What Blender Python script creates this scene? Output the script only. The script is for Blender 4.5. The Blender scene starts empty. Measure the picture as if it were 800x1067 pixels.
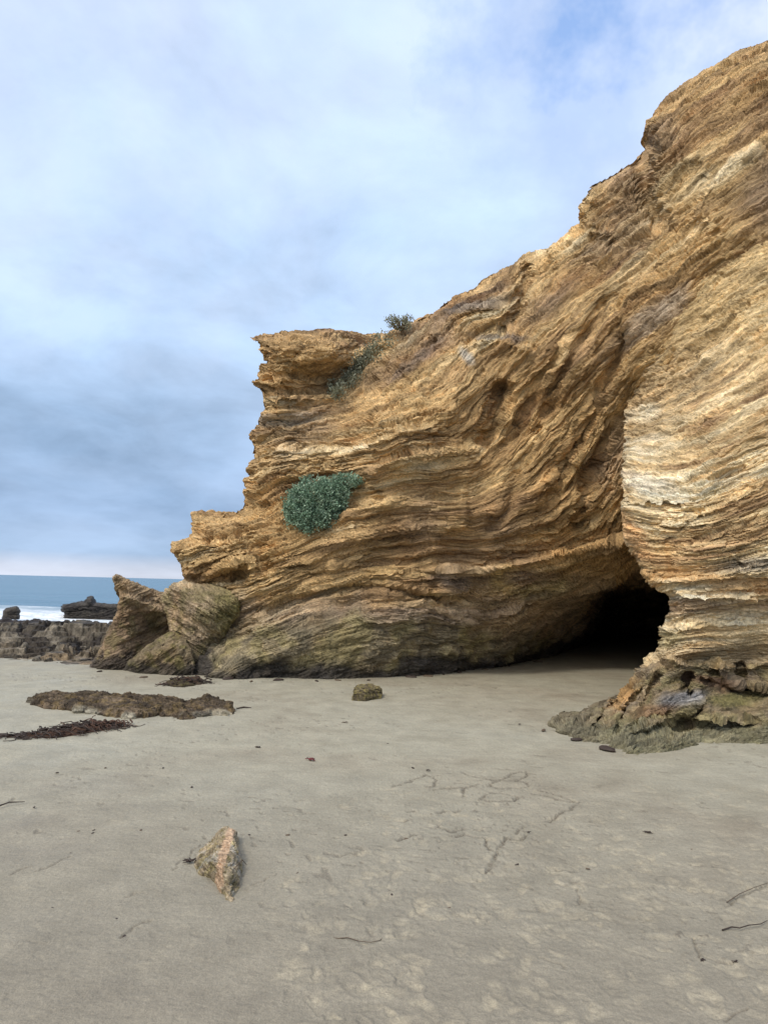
import bpy, math, random
import numpy as np
random.seed(4)
RNG = np.random.RandomState(11)
F32 = np.float32
# ------------------------------------------------------------------ camera
W0, H0, FPX = 800.0, 1067.0, 740.0
HCAM = 1.6
PITCH, ROLL = math.radians(5.78), math.radians(1.4)
cp, sp_, cr, sr = math.cos(PITCH), math.sin(PITCH), math.cos(ROLL), math.sin(ROLL)
FW = np.array([0, cp, sp_]); UP0 = np.array([0, -sp_, cp]); RT0 = np.array([1.0, 0, 0])
RT = RT0*cr + UP0*sr
UP = -RT0*sr + UP0*cr
CAM = np.array([0, 0, HCAM])

def ray(px, py):
    a = (np.asarray(px, float)-W0/2)/FPX; b = -(np.asarray(py, float)-H0/2)/FPX
    return FW + a[..., None]*RT + b[..., None]*UP

def at(px, py, Y):
    """point of the place seen in direction (px,py) at distance Y in front of the viewer"""
    d = ray(px, py)
    return CAM + d*(np.asarray(Y, float)/d[..., 1])[..., None]

def ground(px, py, z=0.0):
    d = ray(px, py)
    return CAM + d*((z-HCAM)/d[..., 2])[..., None]

def gy(px, py):
    return ground(np.array(float(px)), np.array(float(py)))[1]

# ------------------------------------------------------------------ noise
def _h(ix, iy, iz, seed):
    n = ix.astype(np.uint32)*np.uint32(374761393) + iy.astype(np.uint32)*np.uint32(668265263) + iz.astype(np.uint32)*np.uint32(2246822519) + np.uint32((seed*3266489917) & 0xffffffff)
    n = (n ^ (n >> np.uint32(13)))*np.uint32(1274126177)
    n = (n ^ (n >> np.uint32(15)))*np.uint32(2654435761)
    n = n ^ (n >> np.uint32(16))
    return n.astype(F32)*F32(1/4294967296.0)

def vn(x, y, z, seed=0, sharp=0.0):
    """value noise 0..1 ; sharp>0 makes plateaus with quick steps along the third axis"""
    x = np.asarray(x, np.float64); y = np.asarray(y, np.float64); z = np.asarray(z, np.float64)
    x, y, z = np.broadcast_arrays(x, y, z)
    fx, fy, fz = np.floor(x), np.floor(y), np.floor(z)
    tx, ty, tz = (x-fx).astype(F32), (y-fy).astype(F32), (z-fz).astype(F32)
    ix, iy, iz = fx.astype(np.int64), fy.astype(np.int64), fz.astype(np.int64)
    tx = tx*tx*(3-2*tx); ty = ty*ty*(3-2*ty)
    if sharp > 0:
        tz = np.clip((tz-0.5)*(1+sharp)+0.5, 0, 1)
    tz = tz*tz*(3-2*tz)
    r = 0
    for dz in (0, 1):
        wz = tz if dz else 1-tz
        for dy in (0, 1):
            wy = ty if dy else 1-ty
            for dx in (0, 1):
                wx = tx if dx else 1-tx
                r = r + _h(ix+dx, iy+dy, iz+dz, seed)*wx*wy*wz
    return r

def fbm(x, y, z, oct=4, seed=0, gain=0.5):
    a, s, t = 1.0, 0, 0
    for o in range(oct):
        s = s + a*vn(x*2**o+o*7.3, y*2**o+o*3.1, z*2**o-o*5.7, seed+o); t += a; a *= gain
    return s/t

def ridge(n):
    return 1-np.abs(2*n-1)

def sst(a, b, x):
    t = np.clip((x-a)/(b-a), 0, 1)
    return t*t*(3-2*t)

# ------------------------------------------------------------------ 2D tools
def inside(px, py, poly):
    r = np.zeros(px.shape, bool)
    n = len(poly)
    for i in range(n):
        x0, y0 = poly[i]; x1, y1 = poly[(i+1) % n]
        if y0 == y1: continue
        c = ((y0 > py) != (y1 > py)) & (px < (x1-x0)*(py-y0)/(y1-y0)+x0)
        r ^= c
    return r

def segdist(px, py, line, closed=False):
    """distance to a polyline and the signed side (+ = left of travel on screen, y down)"""
    best = np.full(px.shape, 1e9); side = np.zeros(px.shape); par = np.zeros(px.shape)
    n = len(line); m = n if closed else n-1
    for i in range(m):
        x0, y0 = line[i]; x1, y1 = line[(i+1) % n]
        dx, dy = x1-x0, y1-y0; L2 = dx*dx+dy*dy+1e-12
        t = np.clip(((px-x0)*dx+(py-y0)*dy)/L2, 0, 1)
        d = np.hypot(px-x0-t*dx, py-y0-t*dy)
        k = d < best
        best = np.where(k, d, best)
        side = np.where(k, (px-x0)*dy-(py-y0)*dx, side)
        par = np.where(k, (i+t)/m, par)
    return best, np.sign(side), par

def tps(pts, vals, smooth=0.0):
    pts = np.array(pts, float)/100; vals = np.array(vals, float); n = len(pts)
    d = np.hypot(pts[:, None, 0]-pts[None, :, 0], pts[:, None, 1]-pts[None, :, 1])
    K = d**2*np.log(d+1e-9)+np.eye(n)*smooth
    Pm = np.c_[np.ones(n), pts]
    A = np.block([[K, Pm], [Pm.T, np.zeros((3, 3))]])
    w = np.linalg.solve(A, np.r_[vals, 0, 0, 0])
    def f(px, py):
        x = np.asarray(px, float)/100; y = np.asarray(py, float)/100
        r = w[n]+w[n+1]*x+w[n+2]*y
        for i in range(n):
            q = (x-pts[i, 0])**2+(y-pts[i, 1])**2
            r = r+w[i]*0.5*q*np.log(q+1e-12)
        return r
    return f

def strata_field(samples, x0, x1, y0, y1, h=4.0, scale=0.0168, iters=700, wn=0.12, power=3.0):
    """height through the folded beds: its level lines follow the given bedding directions"""
    nx, ny = int((x1-x0)/h)+1, int((y1-y0)/h)+1
    gx, gyy = np.meshgrid(x0+np.arange(nx)*h, y0+np.arange(ny)*h)
    num_c = np.zeros(gx.shape); num_s = np.zeros(gx.shape); den = np.zeros(gx.shape)
    for (sx, sy, a) in samples:
        w = 1/(((gx-sx)**2+(gyy-sy)**2)/900+0.25)**(power/2)
        num_c += w*a; den += w
    ang = np.radians(num_c/den)
    tx, ty = np.cos(ang), -np.sin(ang)       # along the bed (y down)
    nxv, nyv = -np.sin(ang), -np.cos(ang)    # up through the beds
    S = -(gyy-y0)/h
    def grad(S):
        gx_ = np.zeros_like(S); gy_ = np.zeros_like(S)
        gx_[:, :-1] = S[:, 1:]-S[:, :-1]; gy_[:-1, :] = S[1:, :]-S[:-1, :]
        return gx_, gy_
    def div(a, b):
        r = np.zeros_like(a)
        r[:, :-1] -= a[:, :-1]; r[:, 1:] += a[:, :-1]
        r[:-1, :] -= b[:-1, :]; r[1:, :] += b[:-1, :]
        return r
    def A(S):
        a, b = grad(S)
        t = (a*tx+b*ty); n = (a*nxv+b*nyv)*wn
        return div(t*tx+n*nxv, t*ty+n*nyv)+1e-7*S
    bb = div(wn*nxv*np.ones_like(S), wn*nyv*np.ones_like(S))
    r = bb-A(S); p = r.copy(); rs = (r*r).sum()
    for k in range(iters):
        Ap = A(p); al = rs/((p*Ap).sum()+1e-30)
        S = S+al*p; r = r-al*Ap; rn = (r*r).sum()
        if rn < 1e-7: break
        p = r+(rn/rs)*p; rs = rn
    S = (S-S.mean())*h*scale
    def f(px, py):
        u = np.clip((np.asarray(px)-x0)/h, 0, nx-1.001); v = np.clip((np.asarray(py)-y0)/h, 0, ny-1.001)
        i = u.astype(int); j = v.astype(int); a = u-i; b = v-j
        return (S[j, i]*(1-a)+S[j, i+1]*a)*(1-b)+(S[j+1, i]*(1-a)+S[j+1, i+1]*a)*b
    return f

# ------------------------------------------------------------------ mesh tools
SC = bpy.context.scene
COL = SC.collection

def mesh_np(name, V, faces, mat, attrs=None, cols=None, smooth=True, parent=None):
    me = bpy.data.meshes.new(name)
    V = np.asarray(V, F32)
    sizes = [len(f) for f in faces] if isinstance(faces, list) else None
    if sizes is None:
        k = faces.shape[1]; nf = len(faces)
        idx = faces.astype(np.int32).ravel(); starts = np.arange(nf, dtype=np.int32)*k; tot = np.full(nf, k, np.int32)
    else:
        idx = np.concatenate([np.asarray(f, np.int32) for f in faces]); tot = np.array(sizes, np.int32)
        starts = np.r_[0, np.cumsum(tot)[:-1]].astype(np.int32); nf = len(tot)
    me.vertices.add(len(V)); me.vertices.foreach_set('co', V.ravel())
    me.loops.add(len(idx)); me.loops.foreach_set('vertex_index', idx)
    me.polygons.add(nf); me.polygons.foreach_set('loop_start', starts); me.polygons.foreach_set('loop_total', tot)
    me.update(calc_edges=True)
    me.polygons.foreach_set('use_smooth', np.full(nf, smooth, bool))
    for k, v in (attrs or {}).items():
        a = me.attributes.new(k, 'FLOAT', 'POINT'); a.data.foreach_set('value', np.asarray(v, F32))
    for k, v in (cols or {}).items():
        a = me.attributes.new(k, 'FLOAT_COLOR', 'POINT')
        v = np.asarray(v, F32); v = np.c_[v, np.ones(len(v), F32)]
        a.data.foreach_set('color', v.ravel())
    me.materials.append(mat)
    o = bpy.data.objects.new(name, me); COL.objects.link(o)
    if parent is not None: o.parent = parent
    return o

def tag(o, label=None, cat=None, group=None, kind=None):
    if label: o['label'] = label
    if cat: o['category'] = cat
    if group: o['group'] = group
    if kind: o['kind'] = kind
    return o

def vnormals(P, Q):
    n = np.zeros_like(P)
    a, b, c, d = P[Q[:, 0]], P[Q[:, 1]], P[Q[:, 2]], P[Q[:, 3]]
    fn = np.cross(c-a, d-b)
    for k in range(4):
        for ax in range(3):
            n[:, ax] += np.bincount(Q[:, k], fn[:, ax], len(P))
    L = np.linalg.norm(n, axis=1, keepdims=True); L[L == 0] = 1
    return n/L

def outline_grid(poly, step):
    """quads filling an outline; returns 2D verts, quads, ring index of every directed border edge"""
    P = np.array(poly, float)
    x0, y0 = P.min(0)-step; x1, y1 = P.max(0)+step
    nx, ny = int((x1-x0)/step)+2, int((y1-y0)/step)+2
    X, Y = np.meshgrid(x0+np.arange(nx)*step, y0+np.arange(ny)*step)
    ins = inside(X, Y, poly)
    c = ins[:-1, :-1] & ins[1:, :-1] & ins[:-1, 1:] & ins[1:, 1:]
    id_ = np.arange(nx*ny).reshape(ny, nx)
    jj, ii = np.nonzero(c)
    Q = np.stack([id_[jj, ii], id_[jj+1, ii], id_[jj+1, ii+1], id_[jj, ii+1]], 1)
    used, inv = np.unique(Q.ravel(), return_inverse=True)
    Q = inv.reshape(-1, 4)
    px = X.ravel()[used].copy(); py = Y.ravel()[used].copy()
    E = np.concatenate([Q[:, [0, 1]], Q[:, [1, 2]], Q[:, [2, 3]], Q[:, [3, 0]]])
    N = len(px)
    key = E[:, 0].astype(np.int64)*N+E[:, 1]; rk = E[:, 1].astype(np.int64)*N+E[:, 0]
    B = E[~np.isin(key, rk)]
    for it in range(3):      # relax the stair steps of the border
        sx = np.zeros(N); sy = np.zeros(N); ct = np.zeros(N)
        for a, b in ((0, 1), (1, 0)):
            sx += np.bincount(B[:, a], px[B[:, b]], N); sy += np.bincount(B[:, a], py[B[:, b]], N); ct += np.bincount(B[:, a], minlength=N)
        m = ct > 0
        px[m] = 0.5*px[m]+0.5*sx[m]/ct[m]; py[m] = 0.5*py[m]+0.5*sy[m]/ct[m]
    d, _, _ = segdist(px, py, poly, True)
    return px, py, Q, B, d

def relief(poly, step, front, back, levels):
    """front(px,py,d)->P for the face; back(px,py,P,k)->P for ring k going round behind.  Closed-off solid."""
    px, py, Q, B, d = outline_grid(poly, step)
    P = front(px, py, d)
    bv = np.unique(B)
    mp = -np.ones(len(px), int); mp[bv] = np.arange(len(bv))
    n0 = len(px)
    Ps = [P]; prev = bv; Qs = [Q]; PX = [px]; PY = [py]; DD = [d]; LV = [np.zeros(n0)]
    n = n0
    for k in range(1, levels+1):
        Pk = back(px[bv], py[bv], P[bv], k)
        cur = n+np.arange(len(bv)); n += len(bv)
        a, b = mp[B[:, 0]], mp[B[:, 1]]
        Qs.append(np.stack([prev[b], prev[a], cur[a], cur[b]], 1))
        Ps.append(Pk); PX.append(px[bv]); PY.append(py[bv]); DD.append(np.zeros(len(bv))); LV.append(np.full(len(bv), k))
        prev = cur
    return dict(P=np.concatenate(Ps), Q=np.concatenate(Qs), px=np.concatenate(PX), py=np.concatenate(PY), d=np.concatenate(DD), lv=np.concatenate(LV), n0=n0)

def orient(R):
    n = vnormals(R['P'], R['Q']); m = R['n0']
    v = CAM-R['P'][:m]
    if (n[:m]*v).sum() < 0:
        R['Q'] = R['Q'][:, ::-1]; n = -n
    return n

# ------------------------------------------------------------------ materials
def newmat(name):
    m = bpy.data.materials.new(name); m.use_nodes = True
    nt = m.node_tree; nt.nodes.clear()
    out = nt.nodes.new('ShaderNodeOutputMaterial'); b = nt.nodes.new('ShaderNodeBsdfPrincipled')
    nt.links.new(b.outputs[0], out.inputs[0])
    return m, nt, b

class NB:
    def __init__(s, nt): s.nt = nt
    def n(s, t, **k):
        x = s.nt.nodes.new(t)
        for a, b in k.items(): setattr(x, a, b)
        return x
    def l(s, a, b): s.nt.links.new(a, b)
    def val(s, sock, v):
        if hasattr(v, 'is_output') or isinstance(v, bpy.types.NodeSocket): s.l(v, sock)
        else: sock.default_value = v
    def math(s, op, a, b=0.0, c=0.0, clamp=False):
        x = s.n('ShaderNodeMath', operation=op, use_clamp=clamp)
        s.val(x.inputs[0], a); s.val(x.inputs[1], b); s.val(x.inputs[2], c)
        return x.outputs[0]
    def attr(s, name, out='Fac'):
        return s.n('ShaderNodeAttribute', attribute_name=name).outputs[out]
    def comb(s, x, y, z):
        c = s.n('ShaderNodeCombineXYZ')
        s.val(c.inputs[0], x); s.val(c.inputs[1], y); s.val(c.inputs[2], z)
        return c.outputs[0]
    def noise(s, vec, scale=5, detail=3, rough=0.5, out='Fac', dist=0.0):
        t = s.n('ShaderNodeTexNoise'); t.noise_dimensions = '3D'
        if vec is not None: s.l(vec, t.inputs['Vector'])
        t.inputs['Scale'].default_value = scale; t.inputs['Detail'].default_value = detail; t.inputs['Roughness'].default_value = rough
        t.inputs['Distortion'].default_value = dist
        return t.outputs[out]
    def ramp(s, fac, stops, interp='LINEAR'):
        r = s.n('ShaderNodeValToRGB'); r.color_ramp.interpolation = interp
        e = r.color_ramp.elements
        while len(e) < len(stops): e.new(0.5)
        for i, (p, c) in enumerate(stops):
            e[i].position = p; e[i].color = (*c, 1) if len(c) == 3 else c
        s.l(fac, r.inputs[0]); return r.outputs[0]
    def mix(s, f, a, b, mode='MIX'):
        m = s.n('ShaderNodeMix', data_type='RGBA', blend_type=mode)
        s.val(m.inputs[0], f)
        for sock, v in ((m.inputs[6], a), (m.inputs[7], b)):
            if isinstance(v, tuple): sock.default_value = (*v, 1)
            else: s.val(sock, v)
        return m.outputs[2]
    def mrange(s, x, a, b, c=0.0, d=1.0):
        m = s.n('ShaderNodeMapRange'); m.clamp = True
        s.val(m.inputs[0], x); m.inputs[1].default_value = a; m.inputs[2].default_value = b; m.inputs[3].default_value = c; m.inputs[4].default_value = d
        return m.outputs[0]

def rock_mat(name, kl=1.0, kh=16.0, bump=0.02, contrast=0.5, rough=0.92):
    m, nt, b = newmat(name); N = NB(nt)
    pos = N.n('ShaderNodeNewGeometry').outputs['Position']
    sep = N.n('ShaderNodeSeparateXYZ'); N.l(pos, sep.inputs[0])
    S = N.attr('strata')
    u = N.math('MULTIPLY_ADD', sep.outputs[2], 0.6, sep.outputs[0]); v = N.math('MULTIPLY_ADD', sep.outputs[2], -0.5, sep.outputs[1])
    jit = N.noise(pos, 5.0, 4, 0.6)
    S2 = N.math('MULTIPLY_ADD', jit, 0.07, S)
    def bed(l, h, det, r=0.6):
        return N.noise(N.comb(N.math('MULTIPLY', u, l), N.math('MULTIPLY', v, l), N.math('MULTIPLY', S2, h)), 1.0, det, r)
    n1 = bed(kl*0.9, kh*0.6, 4); n2 = bed(kl*3, kh*2.6, 4, 0.65); n3 = bed(kl*7, kh*6.0, 3, 0.7)
    grain = N.noise(pos, 26, 5, 0.7); patch = N.noise(pos, 1.3, 4, 0.6)
    col = N.attr('tint', 'Color')
    f1 = N.mrange(n1, 0.36, 0.64, 1-contrast*0.55, 1+contrast*0.45)
    f2 = N.mrange(n2, 0.34, 0.66, 1-contrast*0.7, 1+contrast*0.6)
    f3 = N.mrange(grain, 0.3, 0.7, 0.72, 1.26)
    f = N.math('MULTIPLY', N.math('MULTIPLY', f1, f2), f3)
    c = N.mix(1.0, col, N.comb(f, f, f), 'MULTIPLY')
    # iron staining and pale mineral bands following the beds
    c = N.mix(N.mrange(n3, 0.56, 0.72, 0, 0.45), c, N.mix(1.0, col, (1.35, 1.22, 1.05), 'MULTIPLY'))
    c = N.mix(N.mrange(patch, 0.55, 0.75, 0, 0.5), c, N.mix(1.0, c, (1.1, 0.92, 0.72), 'MULTIPLY'))
    N.l(c, b.inputs['Base Color'])
    b.inputs['Roughness'].default_value = rough
    b.inputs['Specular IOR Level'].default_value = 0.22
    h = N.math('ADD', N.math('MULTIPLY', n2, 1.0), N.math('MULTIPLY', n3, 0.6))
    h = N.math('ADD', h, N.math('MULTIPLY', grain, 0.7))
    h = N.math('ADD', h, N.math('MULTIPLY', N.noise(pos, 70, 3, 0.6), 0.25))
    bm = N.n('ShaderNodeBump'); bm.inputs['Strength'].default_value = 1.0; bm.inputs['Distance'].default_value = bump
    N.l(h, bm.inputs['Height']); N.l(bm.outputs[0], b.inputs['Normal'])
    return m

M_ROCK = rock_mat('layered_sandstone', 0.8, 18.0, 0.05, 0.66)
M_BUTT = rock_mat('pale_layered_sandstone', 1.0, 20.0, 0.028, 0.6)
M_BOUL = rock_mat('weathered_shore_rock', 2.8, 8.0, 0.035, 0.55)
M_SMALL = rock_mat('small_beach_stone', 7.0, 40.0, 0.008, 0.55)
M_REEF = rock_mat('wet_reef_rock', 2.2, 8.0, 0.04, 0.7, 0.75)

def tone(t, stops):
    """interpolate colours along t in 0..1"""
    xs = np.array([s[0] for s in stops]); C = np.array([s[1] for s in stops])
    return np.stack([np.interp(t, xs, C[:, k]) for k in range(3)], 1)

def lerpc(c, m, col):
    return c*(1-m[:, None])+np.array(col)[None]*m[:, None]

def cell(x, y, z, seed=0):
    """broken-block noise: value of the nearest block and closeness to the joint between blocks"""
    bx, by, bz = np.floor(x-0.5).astype(np.int64), np.floor(y-0.5).astype(np.int64), np.floor(z-0.5).astype(np.int64)
    f1 = np.full(x.shape, 9.0, F32); f2 = f1.copy(); idv = np.zeros(x.shape, F32)
    for dx in (0, 1):
        for dy in (0, 1):
            for dz in (0, 1):
                ix, iy, iz = bx+dx, by+dy, bz+dz
                h = _h(ix, iy, iz, seed)
                jx = (h*97.13) % 1.0; jy = (h*1013.7) % 1.0; jz = (h*317.9) % 1.0
                d = (x-ix-0.15-0.7*jx)**2+(y-iy-0.15-0.7*jy)**2+(z-iz-0.15-0.7*jz)**2
                d = d.astype(F32); k = d < f1
                f2 = np.where(k, f1, np.minimum(f2, d)); idv = np.where(k, h, idv); f1 = np.where(k, d, f1)
    return idv, np.sqrt(f2)-np.sqrt(f1)

def blocks(P, s, k, seed, T, scales=((1.0, 0.15, 0.095), (0.55, 0.066, 0.066), (0.26, 0.032, 0.034), (0.10, 0.020, 0.016))):
    X, Y, Z = P.T; u, v = T, Y
    wob = fbm(X*4/k, Y*4/k, Z*4/k, 3, seed+33)-0.5
    D = 0
    for i, (L, h, a) in enumerate(scales):
        ci, e = cell(u/(L*k)+wob*0.7, v/(L*0.6*k)-wob*0.7, s/(h*k)+wob*0.3, seed+i*11)
        D = D+a*k*(ci-0.5)-a*k*0.45*np.exp(-e/0.10)
    return D

# bedding displacement, metres outward
def beds(P, S, k=1.0, seed=0, rag=1.0, flute=1.0, blk=1.0, T=None):
    X, Y, Z = P.T
    if T is None: T = X+0.3*Z
    w1 = fbm(X*0.9, Y*0.9, Z*0.9, 3, seed+50)-0.5
    w2 = fbm(X*3.5/k, Y*3.5/k, Z*3.5/k, 3, seed+60)-0.5
    s = S+0.26*w1*k+0.07*w2*k
    u, v = T, Y
    amp = 0.35+1.3*fbm(X*0.8, Y*0.8, Z*0.8, 3, seed+70)**1.5
    D = 0
    for (wl, a, l, sh) in ((0.62, 0.17, 0.45, 1.0), (0.27, 0.13, 0.8, 2.5), (0.12, 0.078, 1.4, 2.5), (0.055, 0.038, 2.4, 1.5), (0.03, 0.012, 7.0, 0.5)):
        n = vn(u*l/k, v*l/k, s/(wl*k), seed+int(wl*1000), sh)
        D = D+(n-0.5)*a*k
    calm = sst(0.30, 0.62, fbm(X*0.7/k, Y*0.7/k, Z*1.1/k, 3, seed+171))
    D = D*amp*(0.65+0.75*calm)
    # broken knobbly relief across the beds
    D = D+rag*k*0.16*(fbm(X*1.7/k, Y*1.7/k, Z*1.7/k, 5, seed+80, 0.55)-0.5)
    D = D-flute*k*0.05*np.clip(ridge(vn(X*2.2/k+w2*2, Y*2.2/k, Z*1.2/k, seed+90))-0.75, 0, 1)*4*0.5
    D = D+rag*k*0.03*(fbm(X*9/k, Y*9/k, Z*9/k, 3, seed+95)-0.5)
    D = D+blk*blocks(P, s, k, seed+100, T)*(0.25+1.35*vn(X*0.9/k, Y*0.9/k, Z*0.9/k, seed+99))
    return D, s

def stepfeat(px, py, line, amp, w, edge=3.5, fade=0.12):
    """rock on the left-hand side of the traced ledge line stands out by amp and dies away over w"""
    d, s, t = segdist(px, py, line)
    sd = d*s
    e = np.minimum(sst(0, fade, t), sst(0, fade, 1-t))
    return amp*sst(-edge, edge, sd)*np.exp(-np.maximum(sd, 0)/w)*e

def groove(px, py, line, amp, w, fade=0.15):
    d, s, t = segdist(px, py, line)
    e = np.minimum(sst(0, fade, t), sst(0, fade, 1-t))
    return -amp*np.exp(-(d/w)**2)*e

# ================================================================== MAIN CLIFF
MC = [(150, 700, 13.3), (215, 703, 12.05), (205, 660, 13.4), (300, 706, gy(300, 706)), (420, 705, gy(420, 705)), (500, 697, gy(500, 697)), (560, 687, gy(560, 687)), (600, 678, gy(600, 678)),
      (215, 760, 12.2), (420, 760, 12.4), (600, 750, 18), (760, 700, 16), (1050, 760, 11),
      (400, 628, 11.95), (400, 670, 12.0), (300, 648, 11.85), (300, 680, 11.75), (240, 645, 12.95), (226, 685, 12.15), (272, 640, 12.1), (500, 640, 13.0), (500, 670, 13.45), (550, 635, 13.6), (590, 630, 15.1),
      (400, 596, 12.45), (330, 598, 12.4), (270, 610, 12.2), (480, 595, 12.4), (560, 600, 13.3), (610, 590, 13.8),
      (450, 570, 12.0), (550, 560, 12.5), (640, 555, 12.9), (350, 560, 12.0), (300, 580, 12.0), (255, 560, 12.3), (200, 570, 12.5), (185, 600, 12.9), (235, 540, 12.7),
      (330, 520, 12.4), (400, 500, 12.15), (480, 500, 12.2), (560, 500, 12.3), (630, 500, 12.3),
      (400, 450, 12.1), (300, 450, 12.9), (265, 450, 13.1), (500, 430, 12.3), (600, 430, 12.1), (640, 420, 11.7),
      (300, 372, 12.6), (350, 365, 12.9), (270, 362, 12.8), (345, 345, 13.2), (388, 360, 14.3), (365, 392, 13.8), (320, 415, 13.3), (402, 362, 13.6), (400, 400, 12.9),
      (430, 350, 13.4), (500, 300, 13.5), (480, 380, 12.6), (560, 340, 12.3), (560, 265, 13.5), (620, 300, 11.9), (600, 225, 13.0), (640, 200, 12.6),
      (700, 250, 11.0), (700, 330, 10.5), (660, 380, 11.2), (720, 430, 10.8), (700, 560, 12.4), (680, 150, 12.2), (720, 80, 12.3), (800, 40, 12.0), (780, 120, 11.0),
      (800, 200, 9.9), (750, 200, 10.6), (900, 0, 11.5), (1060, -60, 11.0), (1000, 200, 8.8), (1000, 500, 9.6), (850, 400, 10)]
_dm = tps([(a, b) for a, b, c in MC], [c for a, b, c in MC])
CAVE = [(520, 718), (560, 690), (585, 674), (598, 660), (603, 640), (608, 622), (620, 606), (648, 594), (720, 588), (790, 640), (800, 780), (520, 790)]
HOLE = [(204, 603), (232, 592), (256, 584), (270, 588), (252, 613), (228, 609)]

MAIN_STEPS = [
    ([(500, 466), (470, 464), (430, 472), (398, 482), (376, 494)], 0.30, 30),
    ([(376, 384), (345, 408), (300, 412), (262, 411)], 0.35, 22),
    ([(268, 398), (300, 392), (345, 398)], -0.10, 12),
    ([(495, 634), (450, 618), (400, 608), (350, 610), (300, 624), (258, 642)], -0.22, 24),
    ([(495, 642), (450, 626), (400, 616), (350, 618), (300, 632), (262, 650)], 0.09, 7),
    ([(480, 606), (440, 598), (390, 592), (340, 600), (300, 612)], 0.08, 9),
    ([(500, 650), (450, 634), (400, 626), (350, 628), (290, 645)], -0.08, 12),
    ([(655, 556), (620, 566), (560, 582), (500, 592), (452, 590)], 0.36, 40),
    ([(420, 585), (380, 588), (340, 586)], 0.10, 14),
    ([(270, 584), (250, 584), (228, 592), (204, 602)], 0.14, 18),
    ([(500, 468), (516, 430), (524, 400), (540, 392)], -0.0, 20),
    ([(487, 552), (487, 520)], 0.12, 30),
    ([(535, 316), (490, 320), (462, 330), (440, 350)], 0.22, 14),
    ([(560, 366), (520, 352), (490, 350)], 0.18, 14),
    ([(480, 345), (455, 368), (410, 380)], 0.12, 20),
    ([(640, 168), (622, 184), (603, 208)], 0.10, 14),
    ([(640, 240), (600, 238), (560, 262)], 0.18, 18),
    ([(800, 150), (760, 165), (730, 200), (715, 235)], 0.22, 26),
    ([(470, 520), (420, 516), (380, 524), (350, 540)], 0.14, 20),
    ([(480, 546), (420, 545), (360, 556), (310, 574)], 0.16, 22),
    ([(460, 440), (420, 446), (380, 462), (340, 478)], 0.16, 22),
    ([(360, 466), (320, 470), (280, 466)], 0.12, 18),
    ([(256, 560), (228, 562), (190, 570)], 0.12, 16),
]
MAIN_GROOVES = [
    ([(548, 270), (546, 300), (538, 330), (520, 350)], 0.28, 5),
    ([(528, 396), (520, 420), (508, 450), (496, 468)], 0.35, 8),
    ([(670, 130), (668, 165), (676, 210), (690, 240)], 0.25, 8),
    ([(640, 300), (610, 350), (580, 400), (560, 440)], 0.16, 6),
    ([(600, 330), (570, 380), (545, 430), (520, 470)], 0.14, 6),
    ([(655, 330), (640, 380), (610, 440), (580, 500), (560, 540)], 0.18, 6),
    ([(640, 430), (620, 480), (605, 530), (600, 560)], 0.16, 5),
    ([(560, 450), (540, 490), (530, 530), (500, 560)], 0.12, 6),
    ([(400, 350), (385, 375), (355, 405)], 0.10, 8),
    ([(246, 545), (270, 575), (285, 600)], 0.12, 6),
    ([(262, 655), (240, 672), (222, 690)], 0.14, 7),
    ([(510, 630), (500, 660), (508, 690)], 0.14, 8),
    ([(585, 205), (600, 240), (650, 262)], 0.12, 7),
]
MAIN_POLY = [(140, 745), (150, 700), (178, 650), (188, 606), (183, 585), (177, 566), (186, 563), (198, 560), (200, 548), (199, 533), (215, 534), (240, 533), (250, 524), (256, 505), (257, 470), (259, 450),
             (264, 437), (272, 425), (271, 413), (264, 406), (257, 398), (262, 392), (270, 385), (274, 376), (272, 368), (266, 358), (261, 351), (290, 346), (318, 344), (344, 343), (362, 350), (384, 357),
             (400, 348), (418, 339), (434, 328), (452, 319), (470, 306), (492, 296), (510, 284), (530, 274), (548, 262), (566, 256), (585, 246), (597, 235), (601, 222), (603, 205), (613, 191), (634, 178), (655, 165), (667, 156),
             (668, 140), (675, 122), (690, 102), (706, 90), (722, 80), (742, 66), (762, 53), (782, 45), (800, 39), (850, 20), (900, 4), (980, -25), (1060, -45), (1060, 800), (140, 800)]

def main_depth(px, py, feats=True):
    Y = _dm(px, py)
    dc, sd, _ = segdist(px, py, CAVE, True)
    ic = inside(px, py, CAVE)
    Y = Y+np.where(ic, 8.5*sst(0, 55, dc), 0)
    dh, _, _ = segdist(px, py, HOLE, True)
    Y = Y+np.where(inside(px, py, HOLE), 0.8*sst(0, 20, dh), 0)
    if feats:
        for ln, a, w in MAIN_STEPS: Y = Y-1.45*stepfeat(px, py, ln, a, w*1.15, 3.0)
        for ln, a, w in MAIN_GROOVES: Y = Y-1.5*groove(px, py, ln, a, w*1.15)
        Y = Y-0.55*(fbm(px/75., py/75., 0*px, 3, 1234)-0.5)*sst(0, 30, dc)
    return Y

def main_front(px, py, d):
    Y = main_depth(px, py)
    t = np.clip(d/22, 0, 1)
    free = ((py < 610) & (px < 1000))
    Y = Y+np.where(free, 0.55*(1-np.sqrt(np.clip(1-(1-t)**2, 0, 1))), 0)
    return at(px, py, Y)

def back_rings(total=5.5, n=26, inx=0.28):
    sv = total*(np.arange(n+1)/n)**1.7
    def back(px, py, P, k):
        s = sv[k]
        d = P-CAM; d = d/d[:, 1:2]
        wt = sst(370, 450, px)
        out = P.copy()
        out[:, 0] += d[:, 0]*s+inx*s
        out[:, 1] += s
        out[:, 2] += d[:, 2]*s*(1-wt)-0.04*s*wt
        return out
    return back, n

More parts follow.
